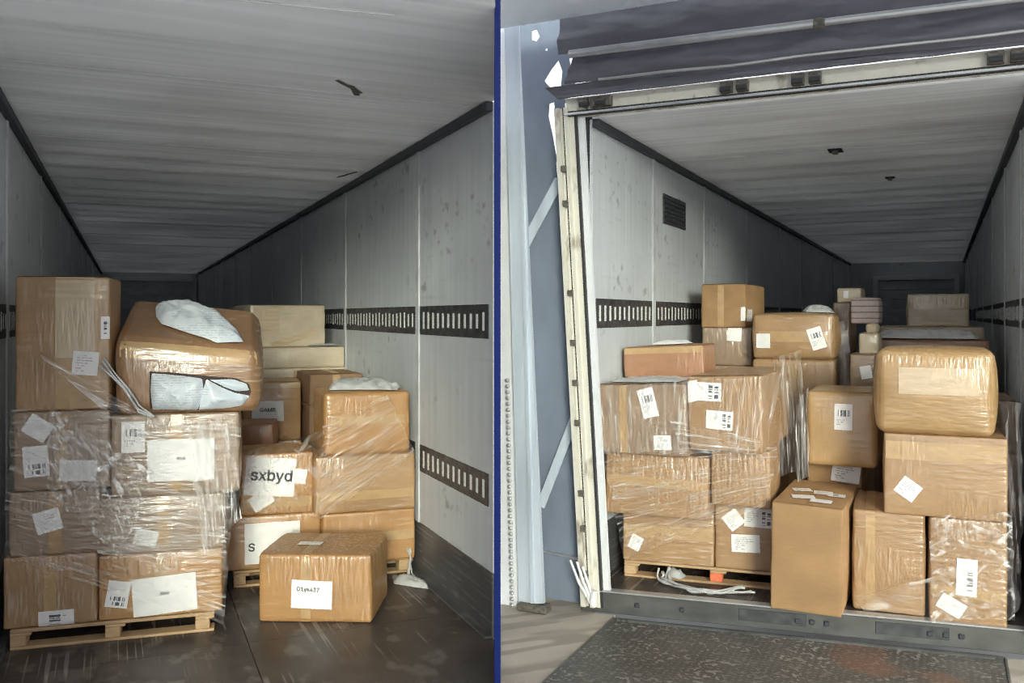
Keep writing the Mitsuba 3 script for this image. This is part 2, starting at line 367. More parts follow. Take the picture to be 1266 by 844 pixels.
# wall vent of the right trailer, scuffs and a ceiling bracket
vt = thing('wall_vent', 'dark grey rectangular grille on the left wall of the right trailer', 'vent')
put('grille', bevel(-1.986, -1.974, 6.84, 7.50, 2.43, 2.665, .002), 'track_steel', 'R', vt)
for i in range(6):
    put('louvre', bevel(-1.974, -1.966, 6.87, 7.47, 2.455 + .034 * i, 2.475 + .034 * i, .002), 'dark_trim', 'R', vt)
for (x, y, l, w, lab) in ((-.72, 6.98, .16, .05, 'small dark bracket on the ceiling of the right trailer near its door'), (-.42, 8.6, .1, .04, 'tiny dark plug on the ceiling of the right trailer, further in')):
    k = thing('ceiling_bracket', lab, 'bracket')
    put('plate', bevel(x - w, x + w, y, y + l, 2.938 - .006, 2.938, .002), 'dark_trim', 'R', k)
    put('stud', bevel(x - .02, x + .02, y + l * .3, y + l * .6, 2.938 - .03, 2.938 - .006, .003), 'dirty_bracket', 'R', k)
def ceil_mark(t, pts, w, bsdf, lab, cat='scratch', H=None):
    """a torn or repaired line on the ceiling: a thin raised strip"""
    k = put('ceiling_scratch', cat_m([beam((a[0], a[1], H - .003), (b[0], b[1], H - .003), w * r, .004) for (a, b, r) in pts]), bsdf, t, label=lab, cat=cat)
ceil_mark('L', [((.95, 4.35), (1.12, 4.55), 1), ((1.06, 4.47), (1.11, 4.60), 1.6), ((.98, 4.40), (1.06, 4.44), .5)], .02, 'dirty_bracket', 'dark torn gouge in the ceiling of the left trailer near the right wall', H=2.904)
ceil_mark('L', [((.12, 3.42), (.95, 3.32), 1)], .012, 'slot_bright', 'thin white repair line across the ceiling of the left trailer', H=2.904)
ceil_mark('L', [((1.70, 7.05), (1.62, 7.4), 1)], .02, 'dark_trim', 'small dark snag on the ceiling edge above the right wall of the left trailer', H=2.904)

# blue strip made up from the border line between the two views
pp = Polygon([(-.0660, 3.35), (-.0430, 3.35), (-.0710, 4.72), (-.0950, 4.72)])
pt_ = thing('partition', 'narrow dark blue strip made up from the border line between the two views', 'partition')
put('panel', slab(pp, -.085, 3.5), 'blue_paint', 'W', pt_)

# dock side of the right trailer; z is measured from that trailer's floor
DZ = -.132
def ondock(poly, z0, z1, name, bsdf, **kw):
    return uvslab(poly, z0, z1, 'R', name, bsdf, **kw)
half = Polygon([(-2.36, 5.9), (-2.42 + .45 * 0, 5.6), (-1.43, 3.2), (.9, -.2), (3.5, -.2), (3.5, 5.75), (.46, 5.66), (-1.95, 5.30)])
part_line = [(-.4355 * Y + .9 * -.0120 * Y, .9 * Y + .4355 * -.0120 * Y) for Y in (3.4, 5.9)]
left_slab = Polygon([part_line[0], (-1.80, 3.0), (-1.80, 5.18), (-2.02, 5.14), (-2.05, 5.5), part_line[1]])
put_k = ondock(left_slab, DZ - .25, DZ, 'floor', 'concrete', kind='structure')
lv = thing('dock_leveller', 'dark chequer-plate dock leveller in front of the right trailer', 'dock leveller')
ondock(Polygon([(-1.785, 2.6), (.295, 2.6), (.295, 5.46), (-1.785, 5.13)]), DZ - .03, DZ + .002, 'deck_plate', 'diamond_plate', parent=lv)
put('side_angle', bevel(-1.80, -1.787, 2.6, 5.13, DZ - .05, DZ + .006), 'sill_steel', 'R', lv)
put('side_angle', bevel(.297, .310, 2.6, 5.44, DZ - .05, DZ + .006), 'sill_steel', 'R', lv)
put('hinge_tube', beam((-1.7, 5.10, DZ + .004), (.26, 5.40, DZ + .004), .03, .02, b=.006), 'sill_steel', 'R', lv)
ondock(Polygon([(.312, 2.6), (2.4, 2.6), (2.4, 5.72), (.312, 5.44)]), DZ - .25, DZ, 'floor', 'concrete', kind='structure')
# trailer sill
sl = thing('trailer_sill', 'worn steel sill under the rear edge of the right trailer', 'sill')
dirv = (SILL_B - SILL_A) / np.linalg.norm(SILL_B - SILL_A)
def sp(s, off, z):
    q = SILL_A + dirv * s + np.array([dirv[1], -dirv[0]]) * off
    return (q[0], q[1], z)
SL = np.linalg.norm(SILL_B - SILL_A)
put('sill_beam', beam(sp(0, -.03, -.068), sp(SL, -.03, -.068), .06, .128, b=.004), 'sill_steel', 'R', sl)
put('nosing', beam(sp(0, -.025, .001), sp(SL, -.025, .001), .07, .010, b=.003), 'galvanised', 'R', sl)
for s in (.35, .62, 1.28, 1.36, 1.44, 1.98, 2.06, 2.14):
    put('bolt', beam(sp(s, .0, -.065), sp(s, .012, -.065), .03, .03, b=.008), 'dark_trim', 'R', sl)
for s in (.95, 1.7):
    put('wear_plate', beam(sp(s, .001, -.06), sp(s + .38, .001, -.06), .006, .07), 'track_steel', 'R', sl)
# leaning rear door post with ribs, hinges and a rubber gasket
dp = thing('door_post', 'cream painted rear door post of the right trailer with ribs and hinges', 'door post')
B0, B1 = np.array([-1.955, 5.19, -.10]), np.array([-2.135, 5.19, 3.0])
ax = (B1 - B0)
def post(dx0, dx1, y0, y1, a=0., b=1.):
    lo, hi = B0 + ax * a, B0 + ax * b
    return cat_m([trimesh.convex.convex_hull(np.array([[c[0] + dx, yy, c[2]] for c in (lo, hi) for dx in (dx0, dx1) for yy in (y0, y1)]))])
put('post_body', post(-.065, .060, 5.17, 5.26), 'cream_paint', 'R', dp)
put('rib', post(-.060, -.028, 5.145, 5.17), 'cream_paint', 'R', dp)
put('rib', post(.000, .026, 5.150, 5.17), 'cream_paint', 'R', dp)
put('gasket', post(-.010, -.003, 5.160, 5.17), 'rubber', 'R', dp)
put('gasket', post(.060, .075, 5.175, 5.24), 'rubber', 'R', dp)
for a in (.06, .15, .22, .36, .44, .52, .62, .80, .87):
    put('hinge_bolt', post(-.030, .002, 5.130, 5.150, a, a + .012), 'dirty_bracket', 'R', dp)
put('wall_return', post(.062, .115, 5.20, 5.23), 'light_metal', 'R', dp)

# header over the right trailer door: pixel-free metric ends
def on(y, u, v):                                   # a point of the header plane (local y) seen at the given direction, worked out once
    X, Z = (u - 633) / 1100, (390 - v) / 1100
    c, s = math.cos(math.radians(25.8)), math.sin(math.radians(25.8))
    k = y / (s * X + c)
    return np.array([(c * X - s) * k, y, 1.70 + Z * k])
hd = thing('door_header', 'cream door header beam with dark roller brackets over the right trailer', 'header')
HA, HB = on(5.18, 700, 134), on(5.18, 1290, 70)
HB = HA + (HB - HA) * 1.02
def hb(dy, dz, w, h, a=0., b=1.):
    return beam(HA + (HB - HA) * a + np.array([0, dy, dz]), HA + (HB - HA) * b + np.array([0, dy, dz]), w, h)
put('header_beam', hb(.03, .0, .08, .105), 'cream_paint', 'R', hd)
put('lower_lip', hb(-.02, -.045, .03, .016), 'galvanised', 'R', hd)
put('gasket', hb(-.012, -.030, .016, .012), 'rubber', 'R', hd)
put('gasket', hb(-.015, -.056, .03, .006), 'rubber', 'R', hd)
put('upper_lip', hb(-.015, .05, .03, .010), 'cream_paint', 'R', hd)
for a0, a1 in ((.050, .058), (.070, .118), (.37, .395), (.405, .430), (.52, .545), (.555, .580), (.885, .915), (.925, .955)):
    rb = put('roller_bracket', hb(-.03, .012, .05, .062, a0, a1), 'dirty_bracket', 'R', hd)
    c = HA + (HB - HA) * (a0 + a1) / 2
    put('roller', tube([c + [-.03, -.06, .0], c + [.03, -.06, .0]], .018, 10), 'rubber', 'R', rb)
# head curtain: dark fabric hung between tube and header
def curtain(name, top, bot, nfold, amp, bsdf, parent, nu=80, nv=18, seed=1, sag=.0):
    top, bot = [np.asarray(x, float) for x in top], [np.asarray(x, float) for x in bot]
    u, v = np.linspace(0, 1, nu), np.linspace(0, 1, nv)
    U, V = np.meshgrid(u, v, indexing='ij')
    P = (top[0] * (1 - U[..., None]) + top[1] * U[..., None]) * (1 - V[..., None]) + (bot[0] * (1 - U[..., None]) + bot[1] * U[..., None]) * V[..., None]
    q = np.stack([U * 9, V * 2.2, np.full_like(U, seed)], -1)
    P[..., 1] += amp * np.sin(V * math.pi * nfold + 2.0 * meshkit.noise(q, seed)) + amp * 1.2 * (meshkit.fbm(q * 2, 3, seed) - .5)
    P[..., 2] -= sag * np.sin(V * math.pi) * meshkit.noise(q, seed + 3)
    f = grid_faces(nu, nv)
    v0 = P.reshape(-1, 3)
    v1 = v0 + [0, .006, 0]
    return trimesh.Trimesh(np.vstack([v0, v1]), np.vstack([f, f[:, ::-1] + len(v0)]), process=False)
hc = thing('head_curtain', 'dark fabric head curtain of the dock shelter above the right trailer door', 'dock curtain')
put('upper_fabric', curtain('u', (on(4.98, 690, 18), on(4.98, 1320, -75)), (on(4.95, 690, 67), on(4.95, 1320, -8)), 1.5, .02, 'head_fabric', hc, seed=2), 'head_fabric', 'R', hc, smooth=True)
put('middle_fabric', curtain('m', (on(4.95, 706, 67), on(4.95, 1320, -8)), (on(5.02, 700, 105), on(5.02, 1320, 44)), 1.6, .028, 'head_fabric', hc, seed=5), 'head_fabric', 'R', hc, smooth=True)
put('fold', curtain('f', (on(5.0, 672, 108), on(5.0, 1320, 26)), (on(5.08, 690, 123), on(5.08, 1320, 50)), 1.0, .018, 'head_fabric', hc, seed=8), 'head_fabric', 'R', hc, smooth=True)
def wavy(a, b, n, amp, seed):
    s = np.linspace(0, 1, n)[:, None]
    p = a * (1 - s) + b * s
    r = np.random.default_rng(seed)
    p[:, 2] += amp * (meshkit.noise(np.stack([s[:, 0] * 6, s[:, 0] * 0, s[:, 0] * 0 + seed], -1), seed) - .5) * 2
    return p
put('piping', tube(wavy(on(4.955, 740, 99), on(4.955, 1320, 31), 40, .006, 3), .009, 8), 'galvanised', 'R', hc, smooth=True)
rl = thing('curtain_rail', 'bright metal rail carrying the head curtain across the right dock opening', 'rail')
put('rail_tube', tube([on(4.885, 704, 67), on(4.885, 1014, 28)], .024, 12), 'galvanised', 'R', rl, smooth=True)
put('rail_tube', tube([on(4.885, 1014, 28), on(4.885, 1330, -11)], .020, 12), 'galvanised', 'R', rl, smooth=True)
put('coupling', tube([on(4.885, 1006, 29.5), on(4.885, 1020, 27.5)], .029, 12), 'dirty_bracket', 'R', rl)
put('soffit', bx(-2.6, 2.2, 2.0, 4.925, 3.475, 3.54), 'soffit_white', 'R', label='pale soffit above the right dock opening, lengthened out of view to shade it', cat='soffit')  # near part, out of view, added to hold back sky light
# side curtain with torn gaps that let daylight in, strip curtain, straps
YC = 5.30
def outline(pts, y=YC):
    return Polygon([tuple(on(y, u, v)[[0, 2]]) for u, v in pts])
cur = outline([(612, -8), (700, -20), (716, 20), (712, 100), (698, 128), (724, 735), (726, 748), (612, 760)])
for hole in ([(657, 38), (663, 36), (667, 45), (663, 51), (657, 49)], [(703, 72), (709, 66), (712, 80), (708, 98), (704, 96), (706, 84)],
             [(673, 100), (681, 86), (690, 74), (695, 88), (693, 108), (684, 112), (678, 106)], [(679, 128), (685, 126), (687, 150), (690, 182), (687, 192), (683, 168), (678, 144)],
             [(674, 60), (676, 59), (677, 62), (674, 63)],
             [(687, 200), (689, 200), (693, 262), (692, 262)], [(672, 738), (679, 744), (673, 746)], [(668, 682), (700, 686), (722, 690), (722, 693), (700, 690)], [(716, 724), (724, 730), (726, 746), (720, 744)]):
    cur = cur.difference(outline(hole))
m = trimesh.creation.extrude_polygon(cur, .006, engine='earcut') if cur.geom_type == 'Polygon' else cat_m([trimesh.creation.extrude_polygon(g, .006, engine='earcut') for g in cur.geoms])
m = m.subdivide_to_size(.12)
v = m.vertices
v = np.column_stack([v[:, 0], YC + v[:, 2] + .02 * (meshkit.fbm(np.column_stack([v[:, 0] * 3, v[:, 1] * 1.3, v[:, 1] * 0]), 3, 4) - .5), v[:, 1]])
sc = thing('side_curtain', 'blue-grey fabric side curtain of the dock shelter with daylight showing through gaps', 'dock curtain')
put('fabric', trimesh.Trimesh(v, m.faces, process=False), 'curtain_fabric', 'R', sc)
put('stay_strap', beam(on(5.27, 692, 222), on(5.27, 649, 302), .012, .07, up=(1, 0, .3)), 'pvc_strip', 'R', sc)
put('stay_strap', beam(on(5.27, 716, 502), on(5.27, 668, 626), .012, .06, up=(1, 0, .3)), 'pvc_strip', 'R', sc)
put('hem', beam(on(5.28, 668, 681), on(5.28, 722, 691), .02, .012), 'galvanised', 'R', sc)
def lean_panel(u0a, u1a, va, u0b, u1b, vb, y, th):
    pts = [on(y, u, w) + [0, dy, 0] for (u, w) in ((u0a, va), (u1a, va), (u1b, vb), (u0b, vb)) for dy in (0, th)]
    return trimesh.convex.convex_hull(np.array(pts))
ps = thing('dock_post', 'pale blue-grey strip post beside the side curtain', 'dock post')
put('strip', lean_panel(622, 637, -30, 641, 672, 746, 5.02, .03), 'pvc_strip', 'R', ps)
put('edge_rib', lean_panel(637, 639.5, -30, 656, 660, 746, 5.00, .02), 'pvc_strip', 'R', ps)
put('foot', bevel(*sum(([on(5.0, 640, 745)[0], on(5.0, 676, 745)[0]], [4.98, 5.08], [DZ, DZ + .05]), []), .01), 'dirty_bracket', 'R', ps)
bs = thing('brush_strip', 'narrow grey strip with a beaded seal at the left edge of the right dock opening', 'seal')
put('backing', lean_panel(617, 622, -30, 619, 643, 760, 5.06, .02), 'light_metal', 'R', bs)
bd = []
for i in range(40):
    c = on(5.04, 627 + 6 * i / 39, 470 + 285 * i / 39)
    b = trimesh.creation.icosphere(1, .017); b.apply_scale((1, .6, .8)); b.apply_translation(c); bd.append(b)
put('bead', cat_m(bd), 'galvanised', 'R', bs, kind='stuff')
for i, (a, b) in enumerate((((705, 692), (731, 745)), ((713, 694), (731, 742)), ((720, 700), (733, 740)))):
    mid = (np.array(a) + np.array(b)) / 2 + [-2 + i * 1.5, 2]
    put('lashing_strap', tube([on(5.10, *a), on(5.09, *mid), on(5.08, *b)], [.007, .009, .014], 6), 'white_strap', 'R',
        label=('outermost white lashing strap', 'middle white lashing strap', 'innermost white lashing strap')[i] + ' gathered at the foot of the cream door post', cat='strap', group='white straps at the door post')
put('strap_bundle', tube([on(5.08, 728, 738), on(5.075, 733, 746), on(5.08, 735, 730)], [.02, .03, .018], 8), 'white_strap', 'R', label='knotted white strap end on the dock edge by the cream door post', cat='strap')
# yard under and behind the trailers, apron where the photographer stands
put('yard', bx(-40, 40, 4.9, 60, -1.35, -1.25), 'asphalt', 'W', kind='structure')
put('apron', bx(-6, 6, -9, 1.6, -.30, -.09), 'pale_concrete', 'W', kind='structure')

# cartons and films: metres in each trailer's own frame (x across, y inward, z up)
CARTONS = [
    {'key': 'A1', 'T': 'L', 'x': -0.365, 'y': 5.277, 'z': 0.11, 'w': 0.448, 'd': 0.55, 'h': 0.373, 'yaw': -7, 'roll': 0, 'r': 0.014, 'bulge': 0.012, 'am': 0.01, 'tone': 'tan', 'wrap': 2, 'tape': ('v', 0.5, 0.06), 'flaps': 1, 'labels': [('F', 0.028, 0.033, 0.171, 0.098, 0, 'bar')], 'label': 'squat bottom left carton by the left wall with a low barcode label', 'group': 'wrapped cartons on the pallet at the left wall', 'name': 'carton', 'shear': (0, 0)},
    {'key': 'B1', 'T': 'L', 'x': 0.178, 'y': 5.211, 'z': 0.11, 'w': 0.63, 'd': 0.6, 'h': 0.35, 'yaw': -7, 'roll': 0, 'r': 0.014, 'bulge': 0.012, 'am': 0.01, 'tone': 'orange', 'wrap': 2, 'tape': ('v', 0.5, 0.06), 'flaps': 1, 'labels': [('F', -0.219, 0.139, 0.113, 0.144, -10, 'barlow'), ('F', 0.017, 0.118, 0.327, 0.207, 3, 'sheet', 'Mad', 0.016)], 'label': 'brown carton on the pallet corner with a large white sheet and a tilted label', 'group': 'wrapped cartons on the pallet at the left wall', 'name': 'carton', 'shear': (0, 0)},
    {'key': 'A2', 'T': 'L', 'x': -0.342, 'y': 5.274, 'z': 0.483, 'w': 0.441, 'd': 0.55, 'h': 0.34, 'yaw': -7, 'roll': 0, 'r': 0.014, 'bulge': 0.012, 'am': 0.01, 'tone': 'grey', 'wrap': 2, 'tape': ('v', 0.5, 0.06), 'flaps': 1, 'labels': [('F', -0.034, 0.184, 0.128, 0.115, 14, 'text')], 'label': 'second carton up by the left wall with one tilted blank label', 'group': 'wrapped cartons on the pallet at the left wall', 'name': 'carton', 'shear': (0, 0)},
    {'key': 'B2', 'T': 'L', 'x': 0.186, 'y': 5.21, 'z': 0.46, 'w': 0.631, 'd': 0.6, 'h': 0.308, 'yaw': -7, 'roll': 0, 'r': 0.014, 'bulge': 0.012, 'am': 0.01, 'tone': 'grey', 'wrap': 2, 'tape': ('v', 0.5, 0.06), 'flaps': 1, 'labels': [('F', -0.086, 0.084, 0.119, 0.088, -14, 'text')], 'label': 'film-covered carton below the one with the large white sheet, small tilted label on its face', 'group': 'wrapped cartons on the pallet at the left wall', 'name': 'carton', 'shear': (0, 0)},
    {'key': 'A3', 'T': 'L', 'x': -0.31, 'y': 5.271, 'z': 0.824, 'w': 0.466, 'd': 0.55, 'h': 0.418, 'yaw': -7, 'roll': 0, 'r': 0.014, 'bulge': 0.012, 'am': 0.01, 'tone': 'grey', 'wrap': 2, 'tape': ('v', 0.5, 0.06), 'flaps': 1, 'labels': [('F', -0.115, 0.332, 0.128, 0.106, -33, 'text'), ('F', -0.123, 0.158, 0.123, 0.162, 4, 'barlow'), ('F', 0.079, 0.101, 0.181, 0.112, -3, 'text')], 'label': 'carton under the tall carton carrying three shipping labels', 'group': 'wrapped cartons on the pallet at the left wall', 'name': 'carton', 'shear': (0, 0)},
    {'key': 'B3', 'T': 'L', 'x': 0.253, 'y': 5.201, 'z': 0.768, 'w': 0.66, 'd': 0.62, 'h': 0.443, 'yaw': -7, 'roll': 0, 'r': 0.014, 'bulge': 0.012, 'am': 0.01, 'tone': 'grey', 'wrap': 2, 'tape': ('v', 0.5, 0.06), 'flaps': 1, 'labels': [('F', -0.218, 0.323, 0.118, 0.166, 0, 'bartop'), ('F', 0.025, 0.19, 0.346, 0.226, 0, 'sheet', 'No1', 0.016)], 'label': 'wide carton under the mailer bags with a large white sheet and a narrow barcode label', 'group': 'wrapped cartons on the pallet at the left wall', 'name': 'carton', 'shear': (0, 0)},
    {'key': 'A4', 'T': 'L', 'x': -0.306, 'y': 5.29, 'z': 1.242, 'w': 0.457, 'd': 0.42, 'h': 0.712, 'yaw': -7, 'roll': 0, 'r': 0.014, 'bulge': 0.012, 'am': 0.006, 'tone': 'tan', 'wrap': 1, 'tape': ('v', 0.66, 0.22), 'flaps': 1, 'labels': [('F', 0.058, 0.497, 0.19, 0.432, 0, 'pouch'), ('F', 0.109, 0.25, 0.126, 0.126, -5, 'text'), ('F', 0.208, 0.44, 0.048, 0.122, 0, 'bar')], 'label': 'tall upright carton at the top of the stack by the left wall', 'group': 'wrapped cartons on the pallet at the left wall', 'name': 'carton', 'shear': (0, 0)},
    {'key': 'C', 'T': 'L', 'x': 0.317, 'y': 5.17, 'z': 1.211, 'w': 0.75, 'd': 0.75, 'h': 0.385, 'yaw': -7, 'roll': 0, 'r': 0.06, 'bulge': 0.02, 'am': 0.03, 'tone': 'brown', 'wrap': 2, 'tape': ('h', 0.9, 0.12), 'flaps': 0, 'labels': [], 'label': 'bulging brown carton with an open end stuffed with pale blue mailer bags', 'group': 'wrapped cartons on the pallet at the left wall', 'name': 'open_carton', 'shear': (-0.1, 0.3)},
    {'key': 'D1', 'T': 'L', 'x': 1.483, 'y': 5.792, 'z': 0.11, 'w': 0.614, 'd': 0.42, 'h': 0.339, 'yaw': -4, 'roll': 0, 'r': 0.014, 'bulge': 0.012, 'am': 0.01, 'tone': 'orange', 'wrap': 1, 'tape': ('h', 0.5, 0.06), 'flaps': 1, 'labels': [], 'label': 'lowest carton of the stack against the right wall', 'group': 'taped cartons on the pallet at the right wall of the left trailer', 'name': 'carton', 'shear': (0, 0)},
    {'key': 'D2', 'T': 'L', 'x': 1.459, 'y': 5.794, 'z': 0.449, 'w': 0.661, 'd': 0.42, 'h': 0.377, 'yaw': -4, 'roll': 0, 'r': 0.014, 'bulge': 0.02, 'am': 0.01, 'tone': 'tan', 'wrap': 2, 'tape': ('h', 0.3, 0.06), 'flaps': 1, 'labels': [], 'label': 'middle carton of the stack against the right wall, shiny with film', 'group': 'taped cartons on the pallet at the right wall of the left trailer', 'name': 'carton', 'shear': (0, 0)},
    {'key': 'D3', 'T': 'L', 'x': 1.478, 'y': 5.817, 'z': 0.825, 'w': 0.574, 'd': 0.5, 'h': 0.415, 'yaw': -3, 'roll': 0, 'r': 0.03, 'bulge': 0.012, 'am': 0.01, 'tone': 'orange', 'wrap': 1, 'tape': ('h', 0.55, 0.06), 'flaps': 1, 'labels': [], 'label': 'topmost carton of the stack against the right wall with crumpled film on its lid', 'group': 'taped cartons on the pallet at the right wall of the left trailer', 'name': 'carton', 'shear': (0, 0)},
    {'key': 'E0', 'T': 'L', 'x': 0.875, 'y': 5.904, 'z': 0.11, 'w': 0.598, 'd': 0.5, 'h': 0.348, 'yaw': -6, 'roll': 0, 'r': 0.014, 'bulge': 0.012, 'am': 0.01, 'tone': 'orange', 'wrap': 1, 'tape': None, 'flaps': 1, 'labels': [('F', -0.005, 0.17, 0.346, 0.262, 0, 'sheet', 'S', 0.05, -0.13, -0.02)], 'label': 'carton behind the floor carton with a half-hidden marked sheet', 'group': 'taped cartons on the pallet at the right wall of the left trailer', 'name': 'carton', 'shear': (0, 0)},
    {'key': 'E1', 'T': 'L', 'x': 0.899, 'y': 5.902, 'z': 0.458, 'w': 0.457, 'd': 0.45, 'h': 0.397, 'yaw': -6, 'roll': 0, 'r': 0.014, 'bulge': 0.012, 'am': 0.01, 'tone': 'orange', 'wrap': 2, 'tape': ('h', 0.2, 0.06), 'flaps': 1, 'labels': [('F', -0.043, 0.247, 0.314, 0.246, -5, 'sheet', 'sxbyd', 0.068, 0.008, 0.012), ('F', -0.099, 0.099, 0.141, 0.104, 32, 'text'), ('F', 0.141, 0.242, 0.09, 0.095, -10, 'plain')], 'label': 'carton carrying the white sheet printed with large bold letters', 'group': 'taped cartons on the pallet at the right wall of the left trailer', 'name': 'carton', 'shear': (0, 0)},
    {'key': 'F', 'T': 'L', 'x': 0.986, 'y': 5.092, 'z': 0, 'w': 0.647, 'd': 0.5, 'h': 0.389, 'yaw': -26, 'roll': 0, 'r': 0.02, 'bulge': 0.012, 'am': 0.01, 'tone': 'orange', 'wrap': 2, 'tape': ('v', 0.42, 0.055), 'flaps': 1, 'labels': [('F', -0.015, 0.163, 0.235, 0.161, -2, 'sheet', 'D1yk437', 0.022, -0.02, 0.03), ('T', -0.08, 0.2, 0.14, 0.07, -4, 'text')], 'label': 'loose square carton standing alone on the dark floor with a handwritten sheet', 'group': None, 'name': 'carton', 'shear': (0, 0)},
    {'key': 'G0_u', 'T': 'L', 'x': 0.863, 'y': 6.709, 'z': 0.0, 'w': 0.268, 'd': 0.35, 'h': 0.743, 'yaw': -14, 'roll': 0, 'r': 0.014, 'bulge': 0.004, 'am': 0.01, 'tone': 'red', 'wrap': 1, 'tape': ('v', 0.5, 0.06), 'flaps': 0, 'labels': [], 'label': 'carton hidden below the small reddish carton', 'group': None, 'name': 'carton', 'shear': (0, 0)},
    {'key': 'G0', 'T': 'L', 'x': 0.863, 'y': 6.709, 'z': 0.743, 'w': 0.263, 'd': 0.35, 'h': 0.213, 'yaw': -14, 'roll': 0, 'r': 0.014, 'bulge': 0.012, 'am': 0.01, 'tone': 'red', 'wrap': 1, 'tape': None, 'flaps': 1, 'labels': [], 'label': 'small reddish carton peeping out between the mailer bags and the film', 'group': None, 'name': 'carton', 'shear': (0, 0)},
    {'key': 'G1_u', 'T': 'L', 'x': 1.068, 'y': 7.272, 'z': 0, 'w': 0.458, 'd': 0.5, 'h': 0.747, 'yaw': -6, 'roll': 0, 'r': 0.014, 'bulge': 0.004, 'am': 0.01, 'tone': 'orange', 'wrap': 1, 'tape': ('v', 0.5, 0.06), 'flaps': 0, 'labels': [], 'label': 'carton hidden beneath the carton with a pale sheet behind the mailer bags', 'group': None, 'name': 'carton', 'shear': (0, 0)},
    {'key': 'G1', 'T': 'L', 'x': 1.068, 'y': 7.272, 'z': 0.747, 'w': 0.449, 'd': 0.5, 'h': 0.471, 'yaw': -6, 'roll': 0, 'r': 0.014, 'bulge': 0.012, 'am': 0.01, 'tone': 'orange', 'wrap': 1, 'tape': ('h', 0.95, 0.05), 'flaps': 1, 'labels': [('F', -0.033, 0.24, 0.245, 0.161, 0, 'sheet', 'GAMR', 0.03)], 'label': 'carton with a pale printed sheet behind the mailer bags', 'group': None, 'name': 'carton', 'shear': (0, 0)},
    {'key': 'J_u', 'T': 'L', 'x': 1.559, 'y': 7.16, 'z': 0, 'w': 0.435, 'd': 0.6, 'h': 1.028, 'yaw': 0, 'roll': 0, 'r': 0.014, 'bulge': 0.004, 'am': 0.01, 'tone': 'dark', 'wrap': 0, 'tape': ('v', 0.5, 0.06), 'flaps': 0, 'labels': [], 'label': 'carton hidden under the brown carton lids near the right wall', 'group': None, 'name': 'carton', 'shear': (0, 0)},
    {'key': 'J', 'T': 'L', 'x': 1.559, 'y': 7.16, 'z': 1.028, 'w': 0.426, 'd': 0.6, 'h': 0.248, 'yaw': 0, 'roll': 0, 'r': 0.014, 'bulge': 0.012, 'am': 0.01, 'tone': 'dark', 'wrap': 0, 'tape': ('v', 0.5, 0.06), 'flaps': 1, 'labels': [], 'label': 'flat brown carton lying behind the film-topped carton at the right wall', 'group': None, 'name': 'carton', 'shear': (0, 0)},
    {'key': 'H_u', 'T': 'L', 'x': 1.38, 'y': 7.93, 'z': 0, 'w': 0.859, 'd': 1.0, 'h': 1.285, 'yaw': 0, 'roll': 0, 'r': 0.014, 'bulge': 0.004, 'am': 0.01, 'tone': 'pale', 'wrap': 2, 'tape': ('v', 0.5, 0.06), 'flaps': 0, 'labels': [], 'label': 'carton hidden below the pale flat carton', 'group': None, 'name': 'carton', 'shear': (0, 0)},
    {'key': 'H', 'T': 'L', 'x': 1.38, 'y': 7.93, 'z': 1.285, 'w': 0.842, 'd': 1.0, 'h': 0.185, 'yaw': 0, 'roll': 0, 'r': 0.014, 'bulge': 0.012, 'am': 0.01, 'tone': 'pale', 'wrap': 2, 'tape': None, 'flaps': 1, 'labels': [], 'label': 'pale flat carton glossy with film, under the short shiny carton', 'group': None, 'name': 'carton', 'shear': (0, 0)},
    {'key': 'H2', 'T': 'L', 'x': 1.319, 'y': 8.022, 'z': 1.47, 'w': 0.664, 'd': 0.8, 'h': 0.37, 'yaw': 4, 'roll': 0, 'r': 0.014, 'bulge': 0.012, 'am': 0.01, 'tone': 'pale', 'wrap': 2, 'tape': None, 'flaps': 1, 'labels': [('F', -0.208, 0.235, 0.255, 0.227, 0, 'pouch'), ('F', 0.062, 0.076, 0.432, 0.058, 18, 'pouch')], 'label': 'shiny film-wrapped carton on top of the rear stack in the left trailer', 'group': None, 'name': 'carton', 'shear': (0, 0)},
    {'key': 'P1', 'T': 'R', 'x': -1.583, 'y': 5.569, 'z': 0.11, 'w': 0.582, 'd': 0.6, 'h': 0.336, 'yaw': 8, 'roll': 0, 'r': 0.014, 'bulge': 0.012, 'am': 0.01, 'tone': 'tan', 'wrap': 2, 'tape': ('h', 0.6, 0.08), 'flaps': 1, 'labels': [('F', -0.206, 0.122, 0.079, 0.094, -24, 'text')], 'label': 'bottom left carton of the right trailer pallet with a tiny tilted label', 'group': 'wrapped cartons on the pallet just inside the right trailer', 'name': 'carton', 'shear': (0, 0)},
    {'key': 'Q1', 'T': 'R', 'x': -1.113, 'y': 5.635, 'z': 0.11, 'w': 0.357, 'd': 0.6, 'h': 0.438, 'yaw': 8, 'roll': 0, 'r': 0.014, 'bulge': 0.012, 'am': 0.01, 'tone': 'tan', 'wrap': 1, 'tape': None, 'flaps': 1, 'labels': [('F', -0.065, 0.312, 0.106, 0.106, 40, 'text'), ('F', 0.087, 0.333, 0.171, 0.116, -2, 'barright'), ('F', 0.009, 0.171, 0.172, 0.111, 2, 'text')], 'label': 'carton beside the orange pallet block carrying three labels', 'group': 'wrapped cartons on the pallet just inside the right trailer', 'name': 'carton', 'shear': (0, 0)},
    {'key': 'P2', 'T': 'R', 'x': -1.61, 'y': 5.382, 'z': 0.446, 'w': 0.648, 'd': 0.5, 'h': 0.397, 'yaw': 4, 'roll': -2, 'r': 0.014, 'bulge': 0.02, 'am': 0.01, 'tone': 'tan', 'wrap': 2, 'tape': ('h', 0.55, 0.06), 'flaps': 1, 'labels': [], 'label': 'unlabelled carton in the middle of the left column by the door frame', 'group': 'wrapped cartons on the pallet just inside the right trailer', 'name': 'carton', 'shear': (0, 0)},
